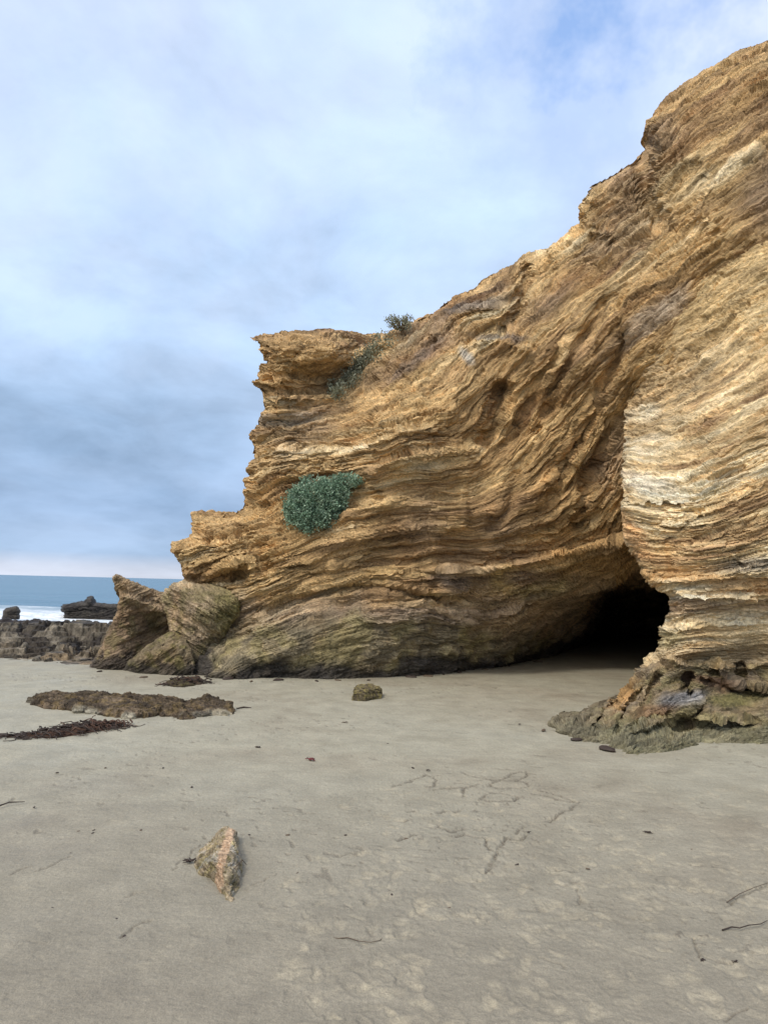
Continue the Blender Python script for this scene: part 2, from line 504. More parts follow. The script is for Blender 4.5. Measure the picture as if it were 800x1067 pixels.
MAIN_ANG = [(300, 352, -3), (300, 375, -8), (350, 365, -14), (275, 400, -20), (300, 405, 2), (345, 400, 20), (370, 390, 38), (330, 440, 6), (290, 450, 10), (280, 500, 30), (300, 490, 12), (240, 545, 20),
            (220, 570, 25), (195, 585, 35), (230, 600, 5), (260, 590, 5), (330, 480, 15), (400, 450, 25), (430, 470, 12), (470, 465, 0), (490, 450, 45), (505, 430, 75), (495, 400, 75), (470, 400, 45), (420, 400, 25), (450, 430, 10), (400, 420, 25),
            (430, 360, 35), (470, 340, 42), (500, 318, 0), (530, 320, 15), (545, 300, 78), (535, 350, 75), (520, 370, 60), (510, 345, 5), (480, 360, 30), (520, 290, 35), (570, 290, 50), (600, 260, 35), (560, 265, 25),
            (560, 380, 55), (540, 420, 60), (530, 460, 60), (520, 490, 50), (500, 515, 20), (480, 530, 0), (440, 520, 5), (400, 515, 15), (370, 540, 28), (330, 575, 30), (290, 600, 38), (450, 550, 0), (410, 560, 8), (500, 550, 2),
            (540, 530, 35), (560, 500, 55), (590, 460, 58), (620, 420, 60), (600, 500, 62), (630, 500, 72), (640, 450, 72), (640, 545, 70), (590, 545, 45), (560, 560, 15), (600, 570, 12), (540, 580, 5), (480, 580, 0), (630, 585, 8),
            (600, 350, 52), (640, 300, 50), (650, 350, 55), (620, 250, 40), (650, 200, 38), (690, 160, 42), (720, 110, 36), (780, 70, 30), (760, 120, 35), (700, 200, 50), (740, 200, 42), (790, 160, 36), (690, 290, 42), (740, 260, 38), (790, 240, 32), (700, 380, 45),
            (250, 640, 26), (290, 625, 20), (330, 612, 12), (400, 606, 0), (450, 612, -12), (490, 628, -20), (400, 630, 0), (340, 635, 12), (280, 655, 28), (460, 640, -14), (230, 680, 35), (300, 690, 8), (400, 680, 2), (480, 680, -4), (520, 660, 8), (560, 640, 25), (550, 620, 20), (580, 670, 20),
            (900, 50, 25), (950, 300, 25), (900, 600, 10), (700, 640, 0), (180, 640, 20)]
SF_MAIN = strata_field(MAIN_ANG, 130, 1070, -60, 810, 5.0, 0.0168)
TF_MAIN = strata_field([(a, b, c-90) for a, b, c in MAIN_ANG], 130, 1070, -60, 810, 5.0, 0.0168)

R = relief(MAIN_POLY, 1.15, main_front, back_rings()[0], back_rings()[1])
nrm = orient(R)
P, px, py = R['P'], R['px'], R['py']
S = SF_MAIN(px, py)+R['lv']*0.02
TM = TF_MAIN(px, py)+R['lv']*0.05
D, s = beds(P, S, 1.0, 3, T=TM)
deep = np.clip((P[:, 1]-15)/3, 0, 1)
base_soft = sst(0.95, 0.35, P[:, 2])*sst(640, 600, px)
D = D*(1-0.55*base_soft)
X, Y_, Z = P.T
knob = fbm(X*5, Y_*5, Z*5, 4, 222)
D = D+base_soft*(0.22*(knob-0.5)+0.05*(fbm(X*16, Y_*16, Z*16, 3, 223)-0.5))
edge = sst(0, 7, R['d'])
D = np.where(R['lv'] == 0, D*(0.75+0.25*edge), D*0.75)
V = P+nrm*D[:, None]
# colours of the beds
q = vn((X+.6*Z)*0.5, (Y_-.5*Z)*0.5, s/0.34, 401, 1.0)*0.5+vn((X+.6*Z)*1.1, Y_*1.1, s/0.11, 402, 1)*0.5
OCHRE = [(0.0, (0.235, 0.135, 0.07)), (0.3, (0.36, 0.215, 0.10)), (0.5, (0.475, 0.295, 0.135)), (0.68, (0.56, 0.36, 0.165)), (0.85, (0.62, 0.43, 0.22)), (1.0, (0.64, 0.50, 0.31))]
C = tone(np.clip((q-0.5)*1.35+0.5, 0, 1), OCHRE)
lo = fbm(X*0.5, Y_*0.5, Z*0.5, 3, 410)
C = lerpc(C, 0.45*sst(0.52, 0.7, lo), (0.33, 0.235, 0.155))
C = lerpc(C, 0.4*sst(0.5, 0.36, lo), (0.58, 0.36, 0.15))
def blob(cx, cy, rx, ry, rot=0.0, n=0.5):
    a = math.radians(rot); dx = px-cx; dy = py-cy
    u_ = (dx*math.cos(a)-dy*math.sin(a))/rx; v_ = (dx*math.sin(a)+dy*math.cos(a))/ry
    return np.clip(sst(1.15, 0.35, np.hypot(u_, v_)+(fbm(X*2.2, Y_*2.2, Z*2.2, 4, 430)-0.5)*2*n), 0, 1)*(R['lv'] < 3)
C = lerpc(C, 0.75*blob(495, 318, 48, 7, 8), (0.17, 0.14, 0.12))
C = lerpc(C, 0.7*blob(520, 350, 35, 5, -5), (0.16, 0.13, 0.11))
C = lerpc(C, 0.6*blob(430, 375, 50, 8, 35), (0.25, 0.18, 0.13))
C = lerpc(C, 0.7*blob(486, 370, 7, 14, 40, 0.3), (0.36, 0.35, 0.32))
C = lerpc(C, 0.45*blob(680, 330, 60, 14, 42), (0.47, 0.40, 0.33))
C = lerpc(C, 0.45*blob(300, 436, 45, 7, 5), (0.34, 0.31, 0.26))
C = lerpc(C, 0.5*blob(635, 480, 45, 25, 70), (0.30, 0.20, 0.14))
C = lerpc(C, 0.6*blob(700, 190, 60, 22, 45), (0.43, 0.29, 0.14))
C = lerpc(C, 0.5*blob(645, 230, 60, 35, 40), (0.34, 0.23, 0.13))
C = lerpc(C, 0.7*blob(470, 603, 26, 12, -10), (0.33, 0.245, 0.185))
C = lerpc(C, 0.75*blob(525, 603, 20, 17, 20), (0.55, 0.37, 0.15))
C = lerpc(C, 0.8*blob(570, 612, 42, 10, 12), (0.58, 0.45, 0.21))
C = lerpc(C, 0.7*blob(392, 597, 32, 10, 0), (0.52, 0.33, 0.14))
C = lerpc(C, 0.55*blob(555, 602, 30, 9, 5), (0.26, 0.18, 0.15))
# grey-brown band, green algae belt and black wet foot of the cliff
nz = (fbm(X*1.6, Y_*1.6, Z*1.6, 4, 440)-0.5)
zz = Z+nz*0.7
low = sst(1.55, 1.15, zz-0.18*sst(520, 600, px)*3)*(px < 640)
C = lerpc(C, 0.5*low, (0.42, 0.33, 0.24))
dome = sst(1.3, 0.9, zz+0.15*np.abs(X+0.3))
mo = fbm(X*3.2, Y_*3.2, Z*3.2, 5, 450)
C = lerpc(C, 0.85*dome, (0.33, 0.255, 0.145))
C = lerpc(C, dome*sst(0.47, 0.6, mo)*0.6, (0.285, 0.225, 0.095))
C = lerpc(C, dome*sst(0.50, 0.38, mo)*0.65, (0.13, 0.105, 0.07))
C = lerpc(C, 0.92*sst(0.40, 0.18, zz), (0.05, 0.042, 0.038))
cave_shade = sst(16.5, 19, Y_)*sst(600, 640, py+20)
C = lerpc(C, 0.7*cave_shade, (0.07, 0.06, 0.05))  # darkness of the cave interior painted into the rock colour
def tops(nz_): return nz_
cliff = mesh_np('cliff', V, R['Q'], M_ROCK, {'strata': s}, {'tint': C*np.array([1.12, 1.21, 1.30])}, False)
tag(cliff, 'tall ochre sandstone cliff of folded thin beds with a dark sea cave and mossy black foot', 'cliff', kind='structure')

# ================================================================== BUTTRESS
BC = [(575, 757, 8.25), (600, 762, 8.0), (620, 766, 7.85), (660, 777, 7.3), (700, 774, 7.45), (800, 768, 7.85), (900, 764, 8.0), (1050, 760, 7.6), (700, 840, 7.3), (900, 840, 7.8), (580, 840, 8.2),
      (600, 744, 8.5), (640, 735, 8.35), (660, 715, 8.45), (690, 690, 8.5), (700, 725, 8.05), (735, 705, 8.35), (670, 745, 8.0), (740, 742, 7.95), (790, 738, 8.1), (740, 758, 7.8), (700, 752, 7.85),
      (780, 705, 8.75), (800, 690, 8.7), (740, 680, 8.5), (700, 668, 8.45), (690, 640, 8.6), (740, 620, 8.3), (790, 600, 8.15), (700, 590, 8.5), (670, 580, 8.75), (655, 500, 8.9), (680, 500, 8.55), (720, 480, 8.4), (780, 480, 8.2),
      (655, 420, 9.1), (690, 410, 8.9), (740, 390, 8.7), (790, 350, 8.6), (790, 280, 9.0), (720, 340, 9.5), (880, 200, 9.1), (900, 500, 7.7), (900, 650, 7.9), (1050, 300, 8.2), (1050, 600, 7.2)]
_db = tps([(a, b) for a, b, c in BC], [c for a, b, c in BC])
BTOP = [(640, 402), (662, 372), (690, 330), (735, 290), (800, 225), (870, 170), (960, 120), (1080, 80)]
BUTT_POLY = [(660, 372), (652, 396), (650, 412), (647, 430), (649, 452), (651, 480), (647, 505), (648, 530), (646, 552), (652, 570), (662, 585), (668, 598), (680, 612), (690, 620), (693, 634), (690, 646), (683, 652), (684, 668),
             (680, 680), (668, 690), (660, 704), (646, 716), (636, 730), (620, 733), (600, 742), (588, 748), (574, 754), (574, 765), (590, 800), (1060, 830), (1060, 80), (960, 115), (870, 165), (800, 220), (735, 284), (690, 325)]
BUTT_STEPS = [
    ([(800, 690), (770, 694), (745, 690), (715, 690), (690, 682)], 0.30, 22),
    ([(800, 618), (750, 622), (700, 618)], 0.10, 14),
    ([(800, 644), (750, 648), (690, 650)], 0.07, 12),
    ([(800, 582), (740, 602), (690, 606), (665, 592)], 0.12, 20),
    ([(860, 724), (800, 720), (760, 712), (725, 706)], -0.34, 16),
    ([(800, 752), (740, 752), (700, 748), (680, 757), (650, 768)], -0.28, 14),
    ([(800, 540), (740, 556), (700, 575)], 0.06, 16),
    ([(800, 500), (750, 525), (700, 545)], 0.06, 16),
    ([(800, 440), (750, 470), (710, 490)], 0.07, 16),
    ([(800, 380), (750, 410), (700, 430)], 0.07, 18),
    ([(800, 330), (740, 368), (690, 395)], 0.08, 18),
    ([(800, 265), (760, 290), (720, 325)], 0.14, 20),
    ([(790, 300), (770, 300), (730, 330)], 0.06, 14),
]
BUTT_GROOVES = [
    ([(744, 688), (748, 705), (756, 718)], 0.35, 3.2), ([(770, 690), (773, 706), (778, 722)], 0.35, 3.2), ([(720, 702), (712, 716), (722, 724)], 0.3, 4),
    ([(655, 708), (640, 728), (622, 752), (618, 762)], 0.2, 3), ([(672, 712), (655, 735), (640, 765)], 0.2, 3),
    ([(636, 728), (646, 740), (660, 746)], 0.2, 2.4), ([(700, 742), (680, 748), (650, 762)], 0.22, 4),
    ([(610, 742), (596, 756)], 0.16, 3), ([(600, 745), (588, 757)], 0.08, 2.5), ([(622, 738), (606, 760)], 0.08, 2.5), ([(632, 738), (618, 762)], 0.07, 2),
    ([(690, 700), (676, 722), (664, 738)], 0.2, 4), ([(735, 735), (715, 748), (700, 756)], 0.2, 5), ([(726, 700), (700, 712), (684, 726)], 0.08, 3),
    ([(695, 560), (698, 585), (700, 600)], 0.05, 4), ([(652, 415), (660, 440), (664, 470)], 0.06, 6),
]
def butt_depth(px, py):
    own = _db(px, py)
    for ln, a, w in BUTT_STEPS: own = own-stepfeat(px, py, ln, a, w, 1.5)
    for ln, a, w in BUTT_GROOVES: own = own-groove(px, py, ln, a, w)
    d, _, _ = segdist(px, py, BTOP)
    t = sst(4, 150, d)**0.8
    mb = main_depth(px, py, False)+0.12*sst(60, 0, d)
    mb = np.where(mb > 13, 13, mb)
    return np.where(py < 520, mb*(1-t)+own*t, own)

def butt_front(px, py, d):
    Y = butt_depth(px, py)
    t = np.clip(d/20, 0, 1)
    lf = sst(372, 400, py)
    Y = Y+0.45*(1-np.sqrt(np.clip(1-(1-t)**2, 0, 1)))*lf
    t2 = np.clip(d/7, 0, 1)
    return at(px, py, Y)

def butt_back(px, py, P, k):
    s = 9.0*(k/30)**1.7
    d = P-CAM; d = d/d[:, 1:2]
    out = P.copy()
    out[:, 0] += d[:, 0]*s+0.16*s+0.1*np.minimum(s, 1)
    out[:, 1] += s
    out[:, 2] += d[:, 2]*s*0.6
    # the foot mound closes downwards
    return out
BUTT_ANG = [(655, 430, 0), (660, 480, -8), (655, 520, -12), (670, 500, -12), (690, 500, -4), (700, 470, 12), (720, 490, 24), (760, 460, 30), (790, 430, 30), (720, 420, 36), (690, 410, 35), (670, 410, 20), (700, 370, 40), (740, 350, 36), (790, 320, 30),
            (770, 290, 34), (800, 270, 28), (740, 300, 44), (760, 520, 26), (720, 540, 14), (690, 550, -8), (665, 560, -22), (680, 585, -20), (700, 590, -2), (740, 590, 6), (790, 560, 18), (790, 600, 4), (740, 625, 0), (700, 630, 0), (780, 640, 2), (700, 655, 2), (780, 670, 6),
            (740, 680, 0), (700, 685, 10), (800, 500, 26), (790, 710, -12), (750, 715, -20), (700, 705, 45), (680, 720, 45), (650, 735, 48), (610, 750, 38), (590, 755, 30), (700, 740, 18), (740, 735, 20), (680, 765, 14), (740, 762, 2), (790, 755, 0),
            (900, 250, 24), (950, 500, 18), (950, 700, 0), (1000, 640, 2)]
SF_BUTT = strata_field(BUTT_ANG, 560, 1070, 60, 850, 4.0, 0.0118, 700, 0.12, 2.6)
TF_BUTT = strata_field([(a, b, c-90) for a, b, c in BUTT_ANG], 560, 1070, 60, 850, 4.0, 0.0118, 700, 0.12, 2.6)
R = relief(BUTT_POLY, 0.95, butt_front, butt_back, 30)
nrm = orient(R)
P, px, py = R['P'], R['px'], R['py']
S = SF_BUTT(px, py)+R['lv']*0.01
X, Y_, Z = P.T
D, s = beds(P, S, 0.55, 17, 0.7, 0.5, T=TF_BUTT(px, py)+R['lv']*0.03)
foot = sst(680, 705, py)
D = D*0.95+0.035*(vn((X+.6*Z)*0.8, Y_*0.8, s/0.19, 77, 1.4)-0.5)
D = D+foot*0.20*(fbm(X*3.2, Y_*3.2, Z*3.2, 5, 333)-0.5)
edge = sst(0, 5, R['d'])
D = np.where(R['lv'] == 0, D*(0.75+0.25*edge), D)
V = P+nrm*D[:, None]
q = vn((X+.6*Z)*0.7, (Y_-.5*Z)*0.7, s/0.16, 501, 1.2)*0.5+vn((X+.6*Z)*1.8, Y_*1.8, s/0.045, 502, 1)*0.5
PALE = [(0.0, (0.30, 0.18, 0.09)), (0.25, (0.45, 0.29, 0.14)), (0.45, (0.58, 0.41, 0.21)), (0.65, (0.66, 0.50, 0.29)), (0.85, (0.71, 0.58, 0.37)), (1.0, (0.74, 0.64, 0.46))]
C = tone(np.clip((q-0.5)*1.5+0.5, 0, 1), PALE)
def bandm(y0, y1, soft=12):
    yy = py+(fbm(X*2, Y_*2, Z*2, 3, 560)-0.5)*30+(800-px)*0.06
    return sst(y0-soft, y0+soft, yy)*sst(y1+soft, y1-soft, yy)
dtop = segdist(px, py, BTOP)[0]+50*(fbm(X*1.5, Y_*1.5, Z*1.5, 4, 577)-0.5)
C = lerpc(C, 0.85*sst(120, 20, dtop)*sst(560, 480, py), (0.43, 0.285, 0.14))
C = lerpc(C, 0.45*sst(400, 330, py), (0.50, 0.35, 0.16))
C = lerpc(C, 0.55*blob(675, 505, 40, 14, -15, 0.25), (0.80, 0.72, 0.56))
C = lerpc(C, 0.5*blob(665, 430, 26, 12, 20, 0.35), (0.80, 0.70, 0.50))
C = lerpc(C, 0.75*blob(660, 560, 14, 34, 30, 0.3), (0.60, 0.31, 0.12))
C = lerpc(C, 0.60*bandm(600, 618, 6), (0.50, 0.28, 0.11))
C = lerpc(C, 0.70*blob(790, 588, 60, 9, 4, 0.3), (0.23, 0.19, 0.15))
C = lerpc(C, 0.60*bandm(627, 634, 4), (0.28, 0.21, 0.15))
C = lerpc(C, 0.60*bandm(636, 650, 5)*sst(720, 700, 0*px+710), (0.42, 0.34, 0.26))
C = lerpc(C, 0.55*sst(640, 700, py), (0.37, 0.25, 0.13))
C = lerpc(C, 0.6*blob(760, 678, 70, 14, 4, 0.3), (0.22, 0.165, 0.10))
C = lerpc(C, 0.7*blob(690, 665, 30, 10, 0, 0.3), (0.36, 0.29, 0.15))
mo = fbm(X*5, Y_*5, Z*5, 4, 570)
C = lerpc(C, foot*0.65, (0.25, 0.195, 0.115))
C = lerpc(C, foot*0.6*sst(0.5, 0.62, mo), (0.25, 0.205, 0.09))
C = lerpc(C, foot*0.6*sst(0.46, 0.34, mo), (0.20, 0.15, 0.11))
C = lerpc(C, 0.85*blob(650, 722, 14, 26, -35, 0.3), (0.50, 0.27, 0.10))
C = lerpc(C, 0.85*blob(712, 728, 30, 9, 14, 0.35), (0.36, 0.34, 0.33))
C = lerpc(C, 0.7*blob(745, 712, 40, 8, -14, 0.3), (0.33, 0.17, 0.10))
C = lerpc(C, 0.8*blob(765, 728, 42, 10, 5, 0.4), (0.24, 0.205, 0.075))
C = lerpc(C, 0.6*blob(680, 742, 30, 7, 12, 0.3), (0.30, 0.16, 0.09))
C = lerpc(C, 0.7*sst(750, 758, py), (0.26, 0.235, 0.14))
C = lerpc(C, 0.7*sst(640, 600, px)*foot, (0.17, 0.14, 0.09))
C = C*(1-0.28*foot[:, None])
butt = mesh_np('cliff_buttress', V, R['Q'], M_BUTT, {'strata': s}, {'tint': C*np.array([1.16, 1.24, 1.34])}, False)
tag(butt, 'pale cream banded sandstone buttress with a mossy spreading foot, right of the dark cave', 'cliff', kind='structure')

# ================================================================== BOULDERS (traced, solid)
def closed_back(poly, thick, n=16, basez=-0.4):
    c = np.mean(np.array(poly), 0)
    def back(px, py, P, k):
        a = k/n*math.pi/2
        sc = max(math.cos(a), 0.02)
        qx = c[0]+(px-c[0])*sc; qy = c[1]+(py-c[1])*sc
        return at(qx, qy, P[:, 1]+thick*math.sin(a))
    return back, n

def boulder(name, poly, ctrl, bulge, thick, strike, col, label, step=1.0, k=0.6, seed=0, mat=None, cat='rock', group=None, algae=0.6, wet=0.25, width=26, rag=1.0, steps=(), mossc=(0.17, 0.15, 0.06), grooves=(), tintf=None):
    f = tps([(a, b) for a, b, c in ctrl], [c for a, b, c in ctrl])
    def front(px, py, d):
        t = np.clip(d/width, 0, 1)
        Y = f(px, py)-bulge*np.sqrt(np.clip(1-(1-t)**2, 0, 1))
        for ln, a, w in steps: Y = Y-stepfeat(px, py, ln, a, w)
        for ln, a, w in grooves: Y = Y-groove(px, py, ln, a, w)
        return at(px, py, Y)
    bk, n = closed_back(poly, thick)
    R = relief(poly, step, front, bk, n)
    nr = orient(R); P = R['P']; X, Y_, Z = P.T
    a = math.radians(strike); m = f(*np.mean(np.array(poly), 0))/FPX
    S = (-(R['py'])*math.cos(a)-(R['px'])*math.sin(a))*m
    D, s = beds(P, S, k, seed, rag)
    D = D*np.where(R['lv'] == 0, 0.35+0.65*sst(0, 5, R['d']), 0.7)
    V = P+nr*D[:, None]
    q = vn(X*0.8/k, Y_*0.8/k, s/(0.2*k), seed+5, 1)*0.5+vn(X*2/k, Y_*2/k, Z*2/k, seed+6)*0.5
    c = np.array(col)
    C = tone(np.clip((q-0.5)*1.5+0.5, 0, 1), [(0, c*0.55), (0.5, c), (1, c*1.35)])
    mo = fbm(X*3/k, Y_*3/k, Z*3/k, 4, seed+9)
    C = lerpc(C, algae*sst(0.45, 0.62, mo), mossc)
    C = lerpc(C, 0.85*sst(wet*1.5, wet*0.6, Z+(mo-0.5)*wet*2), (0.05, 0.044, 0.04))
    if tintf: C = tintf(C, R['px'], R['py'], X, Y_, Z)
    o = mesh_np(name, V, R['Q'], mat or M_BOUL, {'strata': s}, {'tint': C}, False)
    return tag(o, label, cat, group)

g = gy
boulder('boulder', [(116, 600), (119, 596), (126, 598), (140, 605), (155, 611), (168, 616), (184, 618), (198, 632), (200, 655), (190, 690), (180, 712), (88, 712), (92, 696), (100, 682), (107, 668), (114, 652), (121, 636), (123, 620), (117, 609)],
        [(118, 600, 12.7), (170, 615, 13.0), (195, 640, 13.4), (140, 640, 13.2), (165, 650, 13.7), (120, 650, 12.9), (105, 675, 12.9), (95, 697, g(95, 697)+.35), (150, 690, 13.3), (180, 700, 13.4), (140, 710, 12.9)], 0.45, 1.1, 24, (0.27, 0.195, 0.125),
        'leaning pointed brown slab rock at the left end of the cliff, tip against the sea', step=0.8, k=0.38, seed=700, rag=2.0, algae=0.45, wet=0.22, steps=[([(185, 642), (165, 632), (140, 622), (122, 618)], 0.28, 12)], tintf=lambda C, px, py, X, Y, Z: lerpc(C, 0.7*sst(1.15, 1.5, Z+0.1*(px-118)/20), (0.40, 0.30, 0.19)))
boulder('boulder', [(170, 616), (180, 606), (190, 604), (206, 606), (225, 609), (242, 614), (252, 622), (250, 640), (238, 658), (226, 678), (214, 712), (180, 714), (172, 690), (176, 662), (172, 640), (163, 626)],
        [(172, 620, 12.9), (190, 606, 12.8), (240, 616, 12.6), (250, 630, 12.6), (205, 635, 12.45), (235, 640, 12.6), (220, 675, 12.75), (195, 700, 12.6), (180, 670, 12.8), (210, 610, 12.7), (212, 708, 12.6)], 0.30, 1.2, -32, (0.33, 0.255, 0.17),
        'rounded brown boulder with pale flat top, between the leaning slab and the cliff', step=0.8, k=0.42, seed=800, rag=2.4, algae=0.5, wet=0.26, tintf=lambda C, px, py, X, Y, Z: lerpc(lerpc(C, 0.7*sst(618, 610, py+ (px-200)*-0.12), (0.46, 0.36, 0.23)), 0.5*sst(205, 240, px)*sst(690, 640, py), (0.27, 0.25, 0.08)))
boulder('boulder', [(126, 700), (133, 688), (145, 679), (158, 670), (170, 661), (182, 658), (192, 662), (200, 676), (204, 695), (203, 712), (126, 712)],
        [(128, 698, g(128, 698)), (165, 700, g(165, 701)), (200, 703, g(200, 703)), (180, 664, 12.5), (150, 680, 12.4), (195, 680, 12.35)], 0.18, 0.7, 30, (0.235, 0.185, 0.115),
        'low jagged mossy rock on the sand in front of the two larger left boulders', step=0.75, k=0.36, seed=900, rag=1.8, algae=0.75, wet=0.16, width=14, steps=[([(195, 678), (180, 672), (150, 684), (130, 694)], 0.15, 8)])

# ================================================================== LOW ROCKS ON THE SAND
def mound(name, polyg, H, label, col, k=0.3, seed=0, cat='rock', mat=None, step=None, prof=0.12, moss=0.4, mossc=(0.17, 0.15, 0.05), rag=1.0, ridgeln=None, group=None, tintf=None, noise_amp=0.6, lift=None):
    """solid lump standing on the sand; polyg is its footprint in metres"""
    pg = [(float(a), float(b)) for a, b in polyg]
    A = np.array(pg); sz = A.max(0)-A.min(0)
    step = step or max(sz)/160
    def front(x, y, d):
        t = np.clip(d/prof, 0, 1); h = np.sqrt(np.clip(1-(1-t)**2, 0, 1))
        n = fbm(x*4/k*0.3, y*4/k*0.3, 0*x, 4, seed)
        hh = H*h*(1-noise_amp+noise_amp*2*n)
        if lift is not None: hh = hh*lift(x, y)
        return np.stack([x, y, hh-0.01], 1)
    def back(x, y, P, kk):
        o = P.copy(); o[:, 2] -= 0.03*kk; return o
    px, py, Q, B, d = outline_grid(pg, step)
    R = relief(pg, step, front, back, 2)
    n = vnormals(R['P'], R['Q'])
    if n[:R['n0'], 2].sum() < 0: R['Q'] = R['Q'][:, ::-1]; n = -n
    P = R['P']; X, Y_, Z = P.T
    S = Z+0.12*X+0.05*Y_
    D, s = beds(P, S, k, seed, rag)
    V = P+n*(D*sst(0, prof*0.5, R['d']+0.3*prof))[:, None]
    c = np.array(col); q = vn(X*2/k, Y_*2/k, s/(0.1*k), seed+5, 1)*0.5+fbm(X*3/k, Y_*3/k, Z*3/k, 3, seed+6)*0.5
    C = tone(np.clip((q-0.5)*1.8+0.5, 0, 1), [(0, c*0.45), (0.5, c), (1, c*1.6)])
    mo = fbm(X*4/k, Y_*4/k, Z*4/k, 3, seed+9)
    C = lerpc(C, moss*sst(0.5, 0.62, mo), mossc)
    if tintf: C = tintf(C, X, Y_, Z)
    o = mesh_np(name, V, R['Q'], mat or M_SMALL, {'strata': s}, {'tint': C}, False)
    return tag(o, label, cat, group)

def gp(pts, z=0.0):
    return [tuple(ground(np.array(float(a)), np.array(float(b)), z)[:2]) for a, b in pts]

def ragged(pg, amp, seed, sub=5):
    out = []; r = np.random.RandomState(seed); n = len(pg)
    for i in range(n):
        a = np.array(pg[i]); b = np.array(pg[(i+1) % n])
        for k in range(sub):
            out.append(tuple(a+(b-a)*k/sub+r.uniform(-amp, amp, 2)))
    return out

mound('rock_ledge', ragged(gp([(27, 733), (40, 729), (60, 726), (90, 726), (130, 729), (165, 733), (195, 734), (222, 733), (240, 738), (247, 743), (240, 746), (215, 747), (195, 750), (165, 746), (140, 749), (118, 747), (92, 744), (70, 741), (45, 738)]), 0.05, 1),
      0.105, 'long low dark brown rock ledge breaking through the sand at left', (0.10, 0.075, 0.05), 0.24, 31, prof=0.13, moss=0.55, mossc=(0.16, 0.115, 0.05), step=0.010, rag=1.5, noise_amp=0.75, tintf=lambda C, X, Y, Z: lerpc(lerpc(C, 0.8*sst(0.55, 0.62, fbm(X*1.6, Y*3.5, 0*X, 4, 901))*sst(0.09, 0.03, Z), (0.30, 0.28, 0.22)), 0.6*sst(0.56, 0.64, fbm(X*3, Y*6, 0*X, 4, 902)), (0.035, 0.028, 0.022)))
KP1 = mound('seaweed_pile', ragged(gp([(60, 766), (75, 762), (88, 757), (100, 755), (112, 756), (125, 755), (126, 759), (112, 760), (98, 762), (80, 766), (55, 769), (20, 769), (5, 769), (25, 767)]), 0.02, 2, 4),
      0.055, 'dark reddish brown heap of washed up kelp with a thin tail, left of the frame', (0.055, 0.032, 0.022), 0.15, 41, 'seaweed', prof=0.09, moss=0.3, mossc=(0.10, 0.05, 0.03), step=0.006, rag=2.4, noise_amp=0.8)
KP2 = mound('seaweed_pile', ragged(gp([(172, 713), (180, 710), (195, 709), (208, 709), (214, 712), (205, 714), (190, 716), (176, 715)]), 0.04, 3),
      0.07, 'small dark heap of kelp on the sand just in front of the left boulders', (0.05, 0.038, 0.025), 0.2, 51, 'seaweed', prof=0.14, moss=0.4, mossc=(0.10, 0.09, 0.03), step=0.009, rag=2.2, noise_amp=0.7)
mound('mossy_stone', ragged(gp([(366, 730), (380, 731), (397, 728), (398, 724), (385, 722), (368, 725)]), 0.012, 4), 0.155,
      'small blocky green and yellow mossy stone alone on the sand before the cliff', (0.11, 0.09, 0.055), 0.14, 61, 'stone', prof=0.05, moss=0.7, mossc=(0.24, 0.20, 0.07), step=0.004, rag=1.0, noise_amp=0.25)

def fg_tint(C, X, Y, Z):
    cx = fgc[0]+0.002-(Y-fgc[1])*0.10
    w = sst(0.032, 0.018, np.abs(X-cx-0.008)+0.02*(fbm(X*30, Y*30, Z*30, 3, 7)-0.5))
    C = lerpc(C, 0.85*w, (0.48, 0.34, 0.23))
    return lerpc(C, 0.5*sst(0.52, 0.62, fbm(X*22, Y*22, Z*22, 3, 8))*(1-w), (0.34, 0.33, 0.30))
fgp = gp([(202, 899), (205, 889), (212, 881), (220, 875), (229, 871), (241, 871), (249, 877), (249, 888), (252, 905), (252, 921), (248, 935), (242, 940), (235, 937), (228, 927), (221, 915), (214, 912), (207, 909)])
fgc = np.mean(np.array(fgp), 0)+np.array([0.015, 0])
def fg_lift(x, y):
    cx = fgc[0]-0.012-(y-fgc[1])*0.10
    return (0.30+0.62*np.exp(-((x-cx-0.02)/0.085)**4))*(0.65+0.4*sst(fgp[10][1]-0.02, fgp[10][1]+0.20, y))
mound('stone', ragged(fgp, 0.005, 5, 4), 0.105,
      'half buried rough grey stone with a salmon orange ridge in the near sand', (0.27, 0.22, 0.15), 0.10, 71, 'stone', prof=0.055, moss=0.45, mossc=(0.22, 0.19, 0.07), step=0.0022, rag=0.9, noise_amp=0.25, tintf=fg_tint, lift=fg_lift)

# ================================================================== SAND
def coast(X, Y):
    """height of the beach: level near, falling to the sea beyond the left end of the cliff"""
    t = sst(13.5, 22, Y+0.15*(X+8))*sst(-1.5, -5.5, X)
    far = sst(24, 60, Y)
    return -1.6*t-1.5*far*sst(30, 10, X)

ang = np.r_[np.linspace(-180, -48, 60)[:-1], np.linspace(-48, -31, 60)[:-1], np.linspace(-31, 31, 1050), np.linspace(31, 48, 60)[1:], np.linspace(48, 180, 60)[1:-1]]
pyr = np.linspace(1130, 625, 640)
rr = np.array([gy(400, v) for v in pyr])
rr = np.r_[[0.25, 0.6, 1.1, 1.6, 1.9], rr, np.geomspace(rr[-1]*1.05, 400, 50)]
nA, nR = len(ang), len(rr)
AA, RR = np.meshgrid(np.radians(ang), rr)
X = (RR*np.sin(AA)).ravel(); Yg = (RR*np.cos(AA)).ravel()
Z = coast(X, Yg)
fade = sst(16, 8, RR.ravel())
Z = Z+0.05*(fbm(X*0.35, Yg*0.35, 0*X, 3, 5)-0.5)*sst(1.0, 5.0, RR.ravel())*fade
Z = Z+0.016*(fbm(X*1.6, Yg*1.6, 0*X, 3, 6)-0.5)*fade
